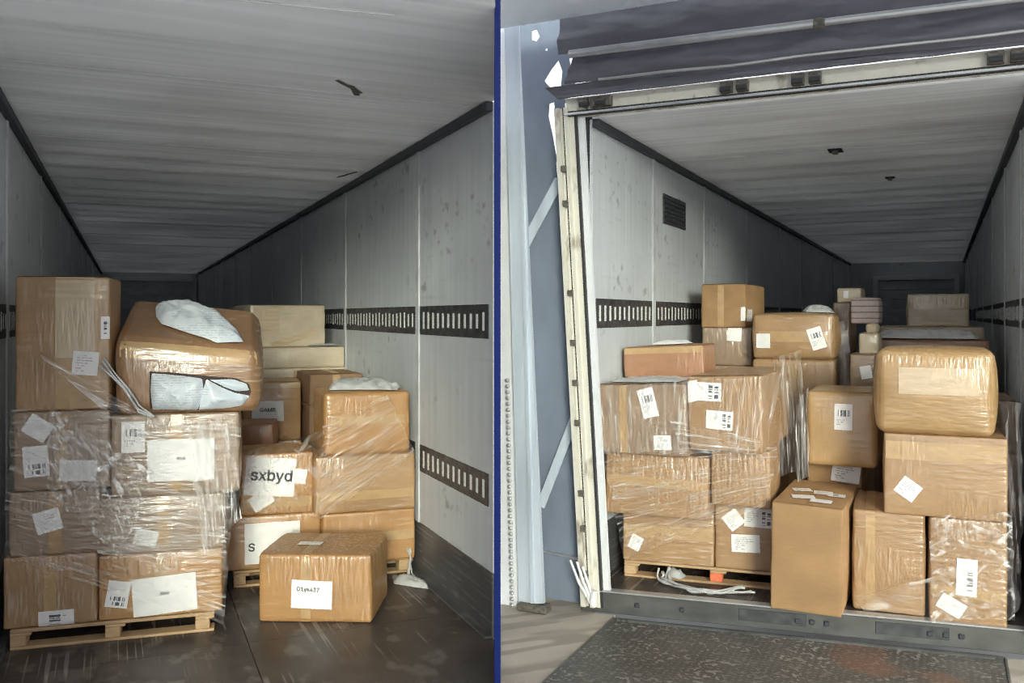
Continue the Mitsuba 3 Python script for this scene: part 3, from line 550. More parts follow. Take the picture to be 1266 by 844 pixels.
    {'key': 'Q2', 'T': 'R', 'x': -1.094, 'y': 5.428, 'z': 0.548, 'w': 0.352, 'd': 0.6, 'h': 0.343, 'yaw': 4, 'roll': 0, 'r': 0.014, 'bulge': 0.012, 'am': 0.01, 'tone': 'tan', 'wrap': 2, 'tape': None, 'flaps': 1, 'labels': [], 'label': 'crinkled film-covered carton beneath the carton with two wide labels', 'group': 'wrapped cartons on the pallet just inside the right trailer', 'name': 'carton', 'shear': (0, 0)},
    {'key': 'P3', 'T': 'R', 'x': -1.663, 'y': 5.279, 'z': 0.843, 'w': 0.562, 'd': 0.85, 'h': 0.434, 'yaw': 2, 'roll': 2, 'r': 0.014, 'bulge': 0.012, 'am': 0.01, 'tone': 'grey', 'wrap': 2, 'tape': ('v', 0.3, 0.05), 'flaps': 1, 'labels': [('F', 0.047, 0.321, 0.099, 0.179, 14, 'bartop'), ('F', 0.132, 0.083, 0.108, 0.089, 2, 'text')], 'label': 'grey-looking film-wrapped carton at the top left by the door frame with a tilted barcode label', 'group': 'wrapped cartons on the pallet just inside the right trailer', 'name': 'carton', 'shear': (0, 0)},
    {'key': 'Q3', 'T': 'R', 'x': -1.155, 'y': 5.3, 'z': 0.891, 'w': 0.439, 'd': 1.05, 'h': 0.45, 'yaw': 0, 'roll': 2.5, 'r': 0.014, 'bulge': 0.012, 'am': 0.01, 'tone': 'tan', 'wrap': 2, 'tape': None, 'flaps': 1, 'labels': [('F', -0.116, 0.359, 0.203, 0.111, -3, 'barright'), ('F', -0.03, 0.189, 0.159, 0.111, -4, 'barright'), ('F', -0.19, 0.361, 0.088, 0.127, 12, 'plain')], 'label': 'big carton with two wide barcode labels on the right trailer pallet', 'group': 'wrapped cartons on the pallet just inside the right trailer', 'name': 'carton', 'shear': (0, 0)},
    {'key': 'S1', 'T': 'R', 'x': -1.674, 'y': 5.79, 'z': 1.277, 'w': 0.543, 'd': 0.4, 'h': 0.218, 'yaw': 2, 'roll': 3, 'r': 0.014, 'bulge': 0.012, 'am': 0.01, 'tone': 'red', 'wrap': 1, 'tape': ('h', 0.9, 0.05), 'flaps': 1, 'labels': [], 'label': 'low reddish carton behind the top row with paper on its lid', 'group': None, 'name': 'carton', 'shear': (0, 0)},
    {'key': 'S2b_u', 'T': 'R', 'x': -1.579, 'y': 7.287, 'z': 0, 'w': 0.412, 'd': 0.8, 'h': 1.292, 'yaw': 2, 'roll': 0, 'r': 0.014, 'bulge': 0.004, 'am': 0.01, 'tone': 'grey', 'wrap': 2, 'tape': ('v', 0.5, 0.06), 'flaps': 0, 'labels': [], 'label': 'carton hidden below the tall tan carton', 'group': None, 'name': 'carton', 'shear': (0, 0)},
    {'key': 'S2b', 'T': 'R', 'x': -1.579, 'y': 7.287, 'z': 1.292, 'w': 0.403, 'd': 0.8, 'h': 0.31, 'yaw': 2, 'roll': 0, 'r': 0.014, 'bulge': 0.012, 'am': 0.01, 'tone': 'grey', 'wrap': 2, 'tape': None, 'flaps': 1, 'labels': [('F', 0.061, 0.257, 0.112, 0.112, -3, 'plain')], 'label': 'dull carton with a square white label beneath the tall tan carton', 'group': None, 'name': 'carton', 'shear': (0, 0)},
    {'key': 'S2', 'T': 'R', 'x': -1.615, 'y': 7.32, 'z': 1.601, 'w': 0.363, 'd': 0.85, 'h': 0.357, 'yaw': 0, 'roll': 0, 'r': 0.014, 'bulge': 0.012, 'am': 0.01, 'tone': 'tan', 'wrap': 0, 'tape': ('v', 0.45, 0.05), 'flaps': 1, 'labels': [('F', 0.162, 0.112, 0.039, 0.112, 0, 'plain'), ('R', 0.06, 0.1, 0.09, 0.1, 0, 'text')], 'label': 'tall tan carton topping the stack near the left wall of the right trailer', 'group': None, 'name': 'carton', 'shear': (0, 0)},
    {'key': 'S3_u', 'T': 'R', 'x': -1.034, 'y': 7.098, 'z': 0, 'w': 0.61, 'd': 0.45, 'h': 1.364, 'yaw': 1, 'roll': 0, 'r': 0.03, 'bulge': 0.004, 'am': 0.01, 'tone': 'tan', 'wrap': 2, 'tape': ('v', 0.5, 0.06), 'flaps': 0, 'labels': [], 'label': 'carton hidden below the yellowish taped carton', 'group': None, 'name': 'carton', 'shear': (0, 0)},
    {'key': 'S3', 'T': 'R', 'x': -1.034, 'y': 7.098, 'z': 1.364, 'w': 0.598, 'd': 0.45, 'h': 0.348, 'yaw': 1, 'roll': 0, 'r': 0.03, 'bulge': 0.03, 'am': 0.01, 'tone': 'tan', 'wrap': 2, 'tape': ('h', 0.5, 0.08), 'flaps': 1, 'labels': [('F', 0.177, 0.163, 0.105, 0.166, 18, 'bartop'), ('F', -0.219, 0.14, 0.107, 0.113, 0, 'plain')], 'label': 'yellowish taped carton with a tilted barcode label in the middle of the right load', 'group': None, 'name': 'carton', 'shear': (0, 0)},
    {'key': 'M0_u', 'T': 'R', 'x': -0.725, 'y': 7.6, 'z': 0, 'w': 0.138, 'd': 0.5, 'h': 1.114, 'yaw': 0, 'roll': 0, 'r': 0.014, 'bulge': 0.004, 'am': 0.01, 'tone': 'grey', 'wrap': 2, 'tape': ('v', 0.5, 0.06), 'flaps': 0, 'labels': [], 'label': 'carton hidden behind the wrapped roll', 'group': None, 'name': 'carton', 'shear': (0, 0)},
    {'key': 'M0', 'T': 'R', 'x': -0.725, 'y': 7.6, 'z': 1.114, 'w': 0.135, 'd': 0.5, 'h': 0.69, 'yaw': 0, 'roll': 0, 'r': 0.014, 'bulge': 0.012, 'am': 0.01, 'tone': 'grey', 'wrap': 2, 'tape': None, 'flaps': 1, 'labels': [('F', 0.031, 0.378, 0.045, 0.182, 4, 'plain')], 'label': 'narrow grey film-wrapped carton standing between the middle stacks', 'group': None, 'name': 'carton', 'shear': (0, 0)},
    {'key': 'M1_u', 'T': 'R', 'x': -0.526, 'y': 7.0, 'z': 0, 'w': 0.175, 'd': 0.5, 'h': 1.166, 'yaw': 0, 'roll': 0, 'r': 0.014, 'bulge': 0.004, 'am': 0.01, 'tone': 'grey', 'wrap': 1, 'tape': ('v', 0.5, 0.06), 'flaps': 0, 'labels': [], 'label': 'carton hidden at the foot of the small cartons', 'group': None, 'name': 'carton', 'shear': (0, 0)},
    {'key': 'M1', 'T': 'R', 'x': -0.526, 'y': 7.0, 'z': 1.166, 'w': 0.172, 'd': 0.5, 'h': 0.249, 'yaw': 0, 'roll': 0, 'r': 0.014, 'bulge': 0.012, 'am': 0.01, 'tone': 'grey', 'wrap': 1, 'tape': None, 'flaps': 1, 'labels': [('F', 0.025, 0.119, 0.077, 0.095, 10, 'plain')], 'label': 'dark carton with a small white label left of the large taped carton', 'group': None, 'name': 'carton', 'shear': (0, 0)},
    {'key': 'M2', 'T': 'R', 'x': -0.491, 'y': 7.1, 'z': 1.415, 'w': 0.134, 'd': 0.4, 'h': 0.153, 'yaw': 0, 'roll': 0, 'r': 0.014, 'bulge': 0.012, 'am': 0.01, 'tone': 'pale', 'wrap': 1, 'tape': None, 'flaps': 1, 'labels': [], 'label': 'small pale carton on top of the dark carton', 'group': None, 'name': 'carton', 'shear': (0, 0)},
    {'key': 'M3', 'T': 'R', 'x': -0.475, 'y': 7.2, 'z': 1.568, 'w': 0.079, 'd': 0.2, 'h': 0.071, 'yaw': 0, 'roll': 0, 'r': 0.014, 'bulge': 0.012, 'am': 0.01, 'tone': 'pale', 'wrap': 0, 'tape': None, 'flaps': 0, 'labels': [], 'label': 'tiny pale carton under the printed carton', 'group': None, 'name': 'carton', 'shear': (0, 0)},
    {'key': 'M4', 'T': 'R', 'x': -0.527, 'y': 7.25, 'z': 1.639, 'w': 0.2, 'd': 0.35, 'h': 0.196, 'yaw': 0, 'roll': 0, 'r': 0.014, 'bulge': 0.012, 'am': 0.01, 'tone': 'printed', 'wrap': 0, 'tape': None, 'flaps': 0, 'labels': [], 'label': 'small carton with a printed grid of panels, high in the middle of the right load', 'group': None, 'name': 'printed_carton', 'shear': (0, 0)},
    {'key': 'M5', 'T': 'R', 'x': -0.675, 'y': 7.65, 'z': 1.804, 'w': 0.184, 'd': 0.35, 'h': 0.118, 'yaw': 0, 'roll': 0, 'r': 0.014, 'bulge': 0.012, 'am': 0.01, 'tone': 'pale', 'wrap': 1, 'tape': None, 'flaps': 0, 'labels': [('F', -0.024, 0.066, 0.039, 0.059, 0, 'plain')], 'label': 'small greenish carton on top of the narrow wrapped carton', 'group': None, 'name': 'carton', 'shear': (0, 0)},
    {'key': 'U1', 'T': 'R', 'x': -0.705, 'y': 5.307, 'z': 0, 'w': 0.391, 'd': 0.8, 'h': 0.614, 'yaw': -1, 'roll': -1.5, 'r': 0.01, 'bulge': 0.012, 'am': 0.008, 'tone': 'tan', 'wrap': 0, 'tape': None, 'flaps': 1, 'labels': [('T', -0.09, 0.42, 0.11, 0.1, 20, 'text'), ('T', 0.04, 0.38, 0.11, 0.11, 8, 'text'), ('T', -0.05, 0.2, 0.13, 0.1, 15, 'plain'), ('T', 0.06, 0.13, 0.12, 0.09, 0, 'plain'), ('T', 0.12, 0.34, 0.1, 0.09, 6, 'bar')], 'label': 'tall plain carton standing forward over the trailer edge with loose slips on its lid', 'group': 'loose cartons stacked at the edge of the right trailer', 'name': 'carton', 'shear': (0, 0)},
    {'key': 'U2', 'T': 'R', 'x': -0.276, 'y': 5.51, 'z': 0, 'w': 0.383, 'd': 0.6, 'h': 0.582, 'yaw': 3, 'roll': 0, 'r': 0.02, 'bulge': 0.012, 'am': 0.01, 'tone': 'tan', 'wrap': 2, 'tape': ('v', 0.25, 0.05), 'flaps': 1, 'labels': [], 'label': 'upright film-wrapped carton between the tall plain carton and the corner carton', 'group': 'loose cartons stacked at the edge of the right trailer', 'name': 'carton', 'shear': (0, 0)},
    {'key': 'U3', 'T': 'R', 'x': 0.128, 'y': 5.51, 'z': 0, 'w': 0.386, 'd': 0.8, 'h': 0.577, 'yaw': 3, 'roll': 0, 'r': 0.014, 'bulge': 0.012, 'am': 0.01, 'tone': 'tan', 'wrap': 2, 'tape': ('h', 0.3, 0.06), 'flaps': 1, 'labels': [('F', -0.007, 0.259, 0.103, 0.205, -2, 'barside'), ('F', -0.083, 0.093, 0.135, 0.09, -28, 'text')], 'label': 'corner carton wrapped in loose film with a tall narrow label', 'group': 'loose cartons stacked at the edge of the right trailer', 'name': 'carton', 'shear': (0, 0)},
    {'key': 'T2', 'T': 'R', 'x': 0.011, 'y': 5.491, 'z': 0.577, 'w': 0.618, 'd': 0.65, 'h': 0.455, 'yaw': 2, 'roll': 0, 'r': 0.01, 'bulge': 0.012, 'am': 0.006, 'tone': 'tan', 'wrap': 1, 'tape': ('h', 0.8, 0.1), 'flaps': 1, 'labels': [('F', -0.183, 0.148, 0.114, 0.105, -35, 'text')], 'label': 'wide plain carton bridging the two cartons below with one diamond-set label', 'group': 'loose cartons stacked at the edge of the right trailer', 'name': 'carton', 'shear': (0, 0)},
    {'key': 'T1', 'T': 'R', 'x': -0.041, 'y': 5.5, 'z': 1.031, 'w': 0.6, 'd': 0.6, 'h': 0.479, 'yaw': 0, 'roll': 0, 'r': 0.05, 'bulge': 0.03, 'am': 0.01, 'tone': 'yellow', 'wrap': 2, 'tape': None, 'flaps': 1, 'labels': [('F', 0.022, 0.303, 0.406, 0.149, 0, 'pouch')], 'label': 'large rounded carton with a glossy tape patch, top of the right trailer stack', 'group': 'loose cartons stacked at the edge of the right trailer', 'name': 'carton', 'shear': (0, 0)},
    {'key': 'T4_u', 'T': 'R', 'x': -0.637, 'y': 6.182, 'z': 0, 'w': 0.347, 'd': 0.6, 'h': 0.574, 'yaw': 2, 'roll': 0, 'r': 0.014, 'bulge': 0.004, 'am': 0.01, 'tone': 'tan', 'wrap': 0, 'tape': ('v', 0.5, 0.06), 'flaps': 0, 'labels': [], 'label': 'carton hidden under the carton with a square label', 'group': None, 'name': 'carton', 'shear': (0, 0)},
    {'key': 'T4', 'T': 'R', 'x': -0.637, 'y': 6.182, 'z': 0.574, 'w': 0.34, 'd': 0.6, 'h': 0.17, 'yaw': 2, 'roll': 0, 'r': 0.014, 'bulge': 0.012, 'am': 0.01, 'tone': 'tan', 'wrap': 0, 'tape': None, 'flaps': 1, 'labels': [('F', 0.072, 0.106, 0.174, 0.137, -6, 'text')], 'label': 'carton with a skewed printed label below the carton with a square label', 'group': None, 'name': 'carton', 'shear': (0, 0)},
    {'key': 'T3', 'T': 'R', 'x': -0.575, 'y': 5.97, 'z': 0.744, 'w': 0.419, 'd': 0.55, 'h': 0.475, 'yaw': 0, 'roll': 0, 'r': 0.03, 'bulge': 0.02, 'am': 0.01, 'tone': 'yellow', 'wrap': 1, 'tape': None, 'flaps': 1, 'labels': [('F', 0.015, 0.318, 0.107, 0.163, 0, 'bartop')], 'label': 'golden carton with a single square label, wedged left of the large taped carton', 'group': None, 'name': 'carton', 'shear': (0, 0)},
    {'key': 'W_u', 'T': 'R', 'x': -0.12, 'y': 7.756, 'z': 0, 'w': 0.923, 'd': 0.65, 'h': 1.348, 'yaw': 2, 'roll': 0, 'r': 0.014, 'bulge': 0.004, 'am': 0.01, 'tone': 'red', 'wrap': 1, 'tape': ('v', 0.5, 0.06), 'flaps': 0, 'labels': [], 'label': 'carton hidden beneath the flat carton behind the large carton', 'group': None, 'name': 'carton', 'shear': (0, 0)},
    {'key': 'W', 'T': 'R', 'x': -0.12, 'y': 7.756, 'z': 1.348, 'w': 0.904, 'd': 0.65, 'h': 0.16, 'yaw': 2, 'roll': 0, 'r': 0.014, 'bulge': 0.012, 'am': 0.01, 'tone': 'red', 'wrap': 1, 'tape': None, 'flaps': 1, 'labels': [], 'label': 'flat carton behind the large taped carton with film and paper on its lid', 'group': None, 'name': 'carton', 'shear': (0, 0)},
    {'key': 'V2_u', 'T': 'R', 'x': -0.086, 'y': 8.504, 'z': 0, 'w': 0.832, 'd': 1.0, 'h': 1.35, 'yaw': 2, 'roll': 0, 'r': 0.014, 'bulge': 0.004, 'am': 0.01, 'tone': 'pale', 'wrap': 1, 'tape': ('v', 0.5, 0.06), 'flaps': 0, 'labels': [], 'label': 'carton hidden at the foot of the far stack', 'group': None, 'name': 'carton', 'shear': (0, 0)},
    {'key': 'V2', 'T': 'R', 'x': -0.086, 'y': 8.504, 'z': 1.35, 'w': 0.816, 'd': 1.0, 'h': 0.252, 'yaw': 2, 'roll': 0, 'r': 0.014, 'bulge': 0.012, 'am': 0.01, 'tone': 'pale', 'wrap': 1, 'tape': None, 'flaps': 1, 'labels': [], 'label': 'pale flat carton at the bottom of the far stack in the right trailer', 'group': None, 'name': 'carton', 'shear': (0, 0)},
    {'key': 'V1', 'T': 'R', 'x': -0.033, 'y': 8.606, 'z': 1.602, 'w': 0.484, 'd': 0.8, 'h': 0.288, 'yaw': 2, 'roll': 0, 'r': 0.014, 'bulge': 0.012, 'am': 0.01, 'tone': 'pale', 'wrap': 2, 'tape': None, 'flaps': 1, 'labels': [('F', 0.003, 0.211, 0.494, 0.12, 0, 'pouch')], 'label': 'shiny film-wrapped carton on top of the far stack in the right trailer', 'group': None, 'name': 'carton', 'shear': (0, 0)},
    {'key': 'R9_u', 'T': 'R', 'x': 0.366, 'y': 6.364, 'z': 0, 'w': 0.118, 'd': 0.6, 'h': 0.839, 'yaw': 3, 'roll': 0, 'r': 0.014, 'bulge': 0.004, 'am': 0.01, 'tone': 'grey', 'wrap': 2, 'tape': ('v', 0.5, 0.06), 'flaps': 0, 'labels': [], 'label': 'carton hidden at the right wall', 'group': None, 'name': 'carton', 'shear': (0, 0)},
    {'key': 'R9', 'T': 'R', 'x': 0.366, 'y': 6.364, 'z': 0.839, 'w': 0.116, 'd': 0.6, 'h': 0.329, 'yaw': 3, 'roll': 0, 'r': 0.014, 'bulge': 0.012, 'am': 0.01, 'tone': 'grey', 'wrap': 2, 'tape': None, 'flaps': 1, 'labels': [], 'label': 'narrow carton in cloudy film wedged against the right wall', 'group': None, 'name': 'carton', 'shear': (0, 0)},
]
FILMS = [
    ('L', [(-0.542, 5.228, 1.268), (0.581, 5.09, 1.203), (0.488, 5.101, 0.063), (-0.579, 5.232, 0.501)], 'clear stretch film wrapped round the stack by the left wall', 0.2, 'h', 0.006, 'stretch_film'),
    ('L', [(-0.424, 5.183, 1.555), (0.016, 5.129, 1.276), (0.048, 5.125, 1.232), (-0.12, 5.146, 1.258)], 'twisted rope of clear film hanging across the tall carton', 0.75, 'd', 0.008, 'stretch_film'),
    ('L', [(-0.368, 5.176, 1.287), (0.135, 5.115, 0.906), (-0.023, 5.134, 0.465), (-0.368, 5.176, 0.827)], 'crinkled white fold of film over the join between the left stacks', 0.35, 'x', 0.012, 'stretch_film'),
    ('L', [(0.304, 5.084, 1.182), (0.551, 5.054, 1.208), (0.577, 5.05, 0.642), (0.386, 5.074, 0.436)], 'loose bunched film at the right corner of the stack by the left wall', 0.4, 'v', 0.02, 'stretch_film'),
    ('L', [(-0.124, 5.162, 0.81), (0.504, 5.084, 0.783), (0.495, 5.085, 0.421), (-0.132, 5.162, 0.461)], 'tight horizontal bands of film across the carton with a small tilted label', 0.3, 'h', 0.008, 'stretch_film'),
    ('L', [(-0.361, 5.188, 1.202), (-0.078, 5.153, 1.085), (-0.093, 5.155, 0.817), (-0.331, 5.184, 0.847)], 'finely crinkled film over the lower right of the carton with three labels', 0.3, 'x', 0.008, 'stretch_film'),
    ('L', [(0.662, 5.847, 0.867), (1.188, 5.791, 1.011), (1.167, 5.794, 0.454), (0.677, 5.845, 0.508)], 'clear film stretched over the sheet with bold letters', 0.05, 'x', 0.008, 'stretch_film'),
    ('L', [(1.168, 5.744, 1.028), (1.577, 5.716, 1.224), (1.779, 5.701, 0.829), (1.147, 5.746, 0.445)], 'clear film wrapped over the cartons against the right wall', 0.18, 'h', 0.01, 'stretch_film'),
    ('R', [(-1.918, 5.2, 1.259), (-0.83, 5.238, 1.368), (-0.906, 5.236, 0.911), (-1.876, 5.202, 0.85)], 'clear film round the top row of the right trailer pallet', 0.22, 'v', 0.006, 'stretch_film'),
    ('R', [(-1.936, 5.309, 0.851), (-0.873, 5.421, 0.944), (-0.937, 5.414, 0.571), (-1.802, 5.323, 0.179)], 'clear film round the lower rows of the right trailer pallet', 0.18, 'h', 0.008, 'stretch_film'),
    ('R', [(-1.453, 5.187, 1.073), (-0.937, 5.205, 0.982), (-0.96, 5.204, 0.902), (-1.404, 5.188, 0.884)], 'gathered film edge below the two wide labels', 0.45, 'h', 0.012, 'stretch_film'),
    ('R', [(-0.051, 5.421, 0.586), (0.332, 5.441, 0.654), (0.354, 5.442, 0.078), (-0.059, 5.42, 0.014)], 'loose film hanging over the corner carton in the right trailer', 0.26, 'x', 0.02, 'stretch_film'),
    ('R', [(-0.44, 5.38, 0.089), (0.1, 5.409, 0.34), (0.178, 5.413, 0.078), (-0.389, 5.383, 0.004)], 'thin veil of film trailing across the feet of the front cartons', 0.2, 'd', 0.006, 'stretch_film'),
    ('R', [(0.328, 5.778, 1.217), (0.403, 5.821, 1.193), (0.403, 5.821, 0.065), (0.336, 5.783, -0.03)], 'cloudy film curtain between the corner carton and the right wall', 0.9, 'v', 0.025, 'stretch_film'),
    ('R', [(-0.97, 5.808, 1.443), (-0.815, 5.937, 1.482), (-0.78, 5.967, 0.713), (-0.939, 5.833, 0.671)], 'crumpled film hanging beside the big carton with two wide labels', 0.2, 'v', 0.02, 'stretch_film'),
    ('R', [(-0.844, 5.927, 1.13), (-0.77, 5.929, 1.236), (-0.765, 5.929, 0.669), (-0.839, 5.927, 0.622)], 'wisp of film at the left edge of the golden carton', 0.35, 'v', 0.02, 'stretch_film'),
    ('R', [(-0.772, 7.4, 1.636), (-0.652, 7.4, 1.668), (-0.652, 7.4, 0.469), (-0.784, 7.4, 1.0)], 'grey streaked film hanging in the middle of the right load', 0.3, 'v', 0.02, 'stretch_film'),
]
# ------------------------------------------------------------------ cartons
SPACING = np.unique(np.concatenate([np.linspace(0, 1, 13), [.012, .03, .055, .945, .97, .988]]))
class Carton:
    """a slightly crushed corrugated box: rounded edges, bulging faces, a lean; every label and tape follows its skin"""
    def __init__(s, c, seed):
        s.c, s.seed = c, seed
        s.d = np.array([c['w'], c['d'], c['h']], float)
        s.r = min(c['r'], *(s.d * .45))
        ca, sa = math.cos(math.radians(c['yaw'])), math.sin(math.radians(c['yaw']))
        s.R = np.array([[ca, -sa, 0], [sa, ca, 0], [0, 0, 1.0]])
    def skin(s, p, off=0.):
        """p: points of the sharp box x in +-w/2, y in 0..d, z in 0..h -> trailer frame"""
        c, d = s.c, s.d
        ctr = np.array([0, d[1] / 2, d[2] / 2])
        q0 = p - ctr
        q = np.clip(q0, -d / 2 + s.r, d / 2 - s.r)
        n = q0 - q
        n /= np.linalg.norm(n, axis=-1, keepdims=True) + 1e-12
        u = np.clip(2 * q0 / d, -1, 1)
        k = 1 - u ** 2
        b = c['bulge'] * (n[:, 0] ** 2 * k[:, 1] * k[:, 2] + n[:, 1] ** 2 * k[:, 0] * k[:, 2] + .4 * np.clip(n[:, 2], 0, 1) ** 2 * k[:, 0] * k[:, 1])
        am = c['am'] * (meshkit.fbm((p + s.seed * 3.7) * 7, 3, s.seed) - .5) * (np.abs(n[:, 2]) < .9)
        x = ctr + q + n * (s.r + b + am + off)[:, None] if np.ndim(off) else ctr + q + n * (s.r + b + am + off)[:, None]
        sx, sy = c.get('shear', (0, 0))
        x = x + np.column_stack([x[:, 0] * 0, x[:, 0] * 0, x[:, 2] / d[2] * (sx * x[:, 0] + sy * x[:, 1])])
        a = math.radians(c['roll'])
        x = np.column_stack([x[:, 0] + math.sin(a) * -x[:, 2] * .6, x[:, 1], np.maximum(x[:, 2] + math.sin(a) * x[:, 0] * np.clip(x[:, 2] / d[2], 0, 1), 0.001)])
        return x @ s.R.T + [c['x'], c['y'], c['z']]
    def face(s, f, a, b):
        """sharp-box points of face f from metric (a, b): a across from the middle, b up (front, sides) or back (top)"""
        w, d, h = s.d
        z = np.zeros_like(a)
        return {'F': np.stack([a, z, b], -1), 'T': np.stack([a, b, z + h], -1), 'R': np.stack([z + w / 2, a + d / 2 * 0 + 0 * a + a, b], -1), 'L': np.stack([z - w / 2, d - a, b], -1)}[f]
    def body(s):
        w, d, h = s.d
        V, F, o = [], [], 0
        g = SPACING; n = len(g)
        U, Vv = np.meshgrid(g, g, indexing='ij')
        U, Vv = U.ravel(), Vv.ravel()
        for ax in range(3):
            for side in (0, 1):
                p = np.zeros((n * n, 3)); e1, e2 = (ax + 1) % 3, (ax + 2) % 3
                p[:, ax] = side; p[:, e1] = U; p[:, e2] = Vv
                f = grid_faces(n, n)
                F.append((f if side else f[:, ::-1]) + o); o += n * n; V.append(p)
        p = np.vstack(V) * s.d - [w / 2, 0, 0]
        m = trimesh.Trimesh(s.skin(p), np.vstack(F), process=False)
        m.merge_vertices(digits_vertex=5)
        return m
    def patch(s, f, ca, cb, w, h, rot=0, off=.003, n=7):
        g = np.linspace(-.5, .5, n)
        U, Vv = np.meshgrid(g, g, indexing='ij')
        t = math.radians(rot)
        x, y = U.ravel() * w, Vv.ravel() * h
        a, b = ca + x * math.cos(t) - y * math.sin(t), cb + x * math.sin(t) + y * math.cos(t)
        lim = {'F': (s.d[0] / 2, s.d[2]), 'T': (s.d[0] / 2, s.d[1]), 'R': (s.d[1], s.d[2]), 'L': (s.d[1], s.d[2])}[f]
        lo = -lim[0] if f in 'FT' else 0
        P = s.skin(s.face(f, np.clip(a, lo + .001, lim[0] - .001), np.clip(b, .001, lim[1] - .001)), off)
        return trimesh.Trimesh(P, grid_faces(n, n), process=False), np.stack([U.ravel() + .5, Vv.ravel() + .5], -1)
LETTER = {}
def lettering(txt, h):
    if (txt, h) not in LETTER:
        m = meshkit.text_mesh(txt, h, .0006, bold=True)
        m = m.subdivide_to_size(h * .8)
        m.apply_translation((-(m.bounds[0][0] + m.bounds[1][0]) / 2, -h / 2, 0))
        LETTER[(txt, h)] = m
    return LETTER[(txt, h)]
BYKEY = {}
for i, c in enumerate(CARTONS):
    t = c['T']
    b = Carton(c, i + 1)
    k = thing(c['name'], c['label'], 'box', c['group'])
    BYKEY[c['key']] = b
    put('body', b.body(), f"cardboard_{c['tone']}_{c['wrap'] if c['tone'] != 'printed' else 0}", t, k, smooth=True)
    w, d, h = b.d
    if c['flaps']:
        for sgn in (-1, 1):
            m, uv = b.patch('T', sgn * w / 4, d / 2, w / 2 - .006, d * .97, 0, .003, 9)
            put('flap', m, f"cardboard_{c['tone']}_{c['wrap']}", t, k, smooth=True)
    if c['tape']:
        o, at, tw = c['tape']
        if o == 'v':
            m, uv = b.patch('F', (at - .5) * w, h / 2, tw, h * .97, 0, .0016, 14)
            put('tape', m, 'parcel_tape', t, k, smooth=True)
            if not c.get('shear', (0, 0))[1]:
                m, uv = b.patch('T', (at - .5) * w, d * .5, tw, d * .96, 0, .0050, 14)
                put('tape', m, 'parcel_tape', t, k, smooth=True)
        else:
            m, uv = b.patch('F', 0, at * h, w * .97, tw, 0, .0016, 14)
            put('tape', m, 'parcel_tape', t, k, smooth=True)
    for j, lb in enumerate(c['labels']):
        f, a, bb, lw, lh, rot, kind = lb[:7]
        m, uv = b.patch(f, a, bb, lw, lh, rot, (.0065 if f == 'T' else .0034) + .0007 * j, 15 if max(lw, lh) > .2 else 8)
        big = kind == 'sheet'
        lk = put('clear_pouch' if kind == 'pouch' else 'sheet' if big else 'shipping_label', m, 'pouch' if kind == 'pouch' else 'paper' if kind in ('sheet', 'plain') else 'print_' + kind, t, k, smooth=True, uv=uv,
                 label='pale glossy patch painted as glare' if kind == 'pouch' else 'white paper sheet' if big else 'white printed label' if kind != 'plain' else 'plain white label')
        if big:
            txt, th = lb[7], lb[8]
            ox, oy = (lb[9], lb[10]) if len(lb) > 9 else (0, .01)
            tm = lettering(txt, th)
            r = math.radians(rot)
            xx, yy = tm.vertices[:, 0] + ox, tm.vertices[:, 1] + oy
            A, Bv = a + xx * math.cos(r) - yy * math.sin(r), bb + xx * math.sin(r) + yy * math.cos(r)
            P = b.skin(b.face('F', A, Bv), (.0062 + .0007 * j) + tm.vertices[:, 2])
            put('lettering', trimesh.Trimesh(P, tm.faces, process=False), 'ink', t, lk, label='dark printed letters' if txt == 'sxbyd' else 'dark lettering')

# ------------------------------------------------------------------ pallets
def pallet(t, x, y, yaw, L, D, lab, H=.108, orange=None):
    """x, y: front left corner; boards and blocks each a part"""
    k = thing('pallet', lab, 'pallet')
    ca, sa = math.cos(math.radians(yaw)), math.sin(math.radians(yaw))
    M = np.array([[ca, -sa, 0, x], [sa, ca, 0, y], [0, 0, 1, 0], [0, 0, 0, 1.0]])
    def p(name, m, bs='pallet_wood', label=None):
        m.apply_transform(M); put(name, m, bs, t, k, label=label)
    bw = .10
    for yy in (0, D / 2 - bw / 2, D - bw):
        p('base_board', bevel(0, L, yy, yy + bw, .0, .016))
        for j, xx in enumerate((0, L / 2 - .05, L - .10)):
            o = orange == j and yy == 0
            p('block', bevel(xx, xx + (.075 if yy == 0 else .10), yy, yy + bw, .017, H - .036), 'orange_paint' if o else 'pallet_wood', 'orange painted block' if o else None)
    for xx in (0, L / 2 - .05, L - .10):
        p('stringer_board', bevel(xx, xx + .10, 0, D, H - .036, H - .020))
    n = 7
    for i in range(n):
        yy = i * (D - bw) / (n - 1)
        p('deck_board', bevel(0, L, yy, yy + bw, H - .019, H - .001))
pallet('L', -.557, 5.29, -6.2, 1.012, .80, 'pale wooden pallet under the wrapped stack at the left wall')
pallet('L', .632, 5.94, -5, 1.17, .60, 'pale wooden pallet half hidden behind the floor carton of the left trailer')
pallet('R', -1.87, 5.55, 7, 1.20, .80, 'wooden pallet with one orange block inside the right trailer', orange=1)

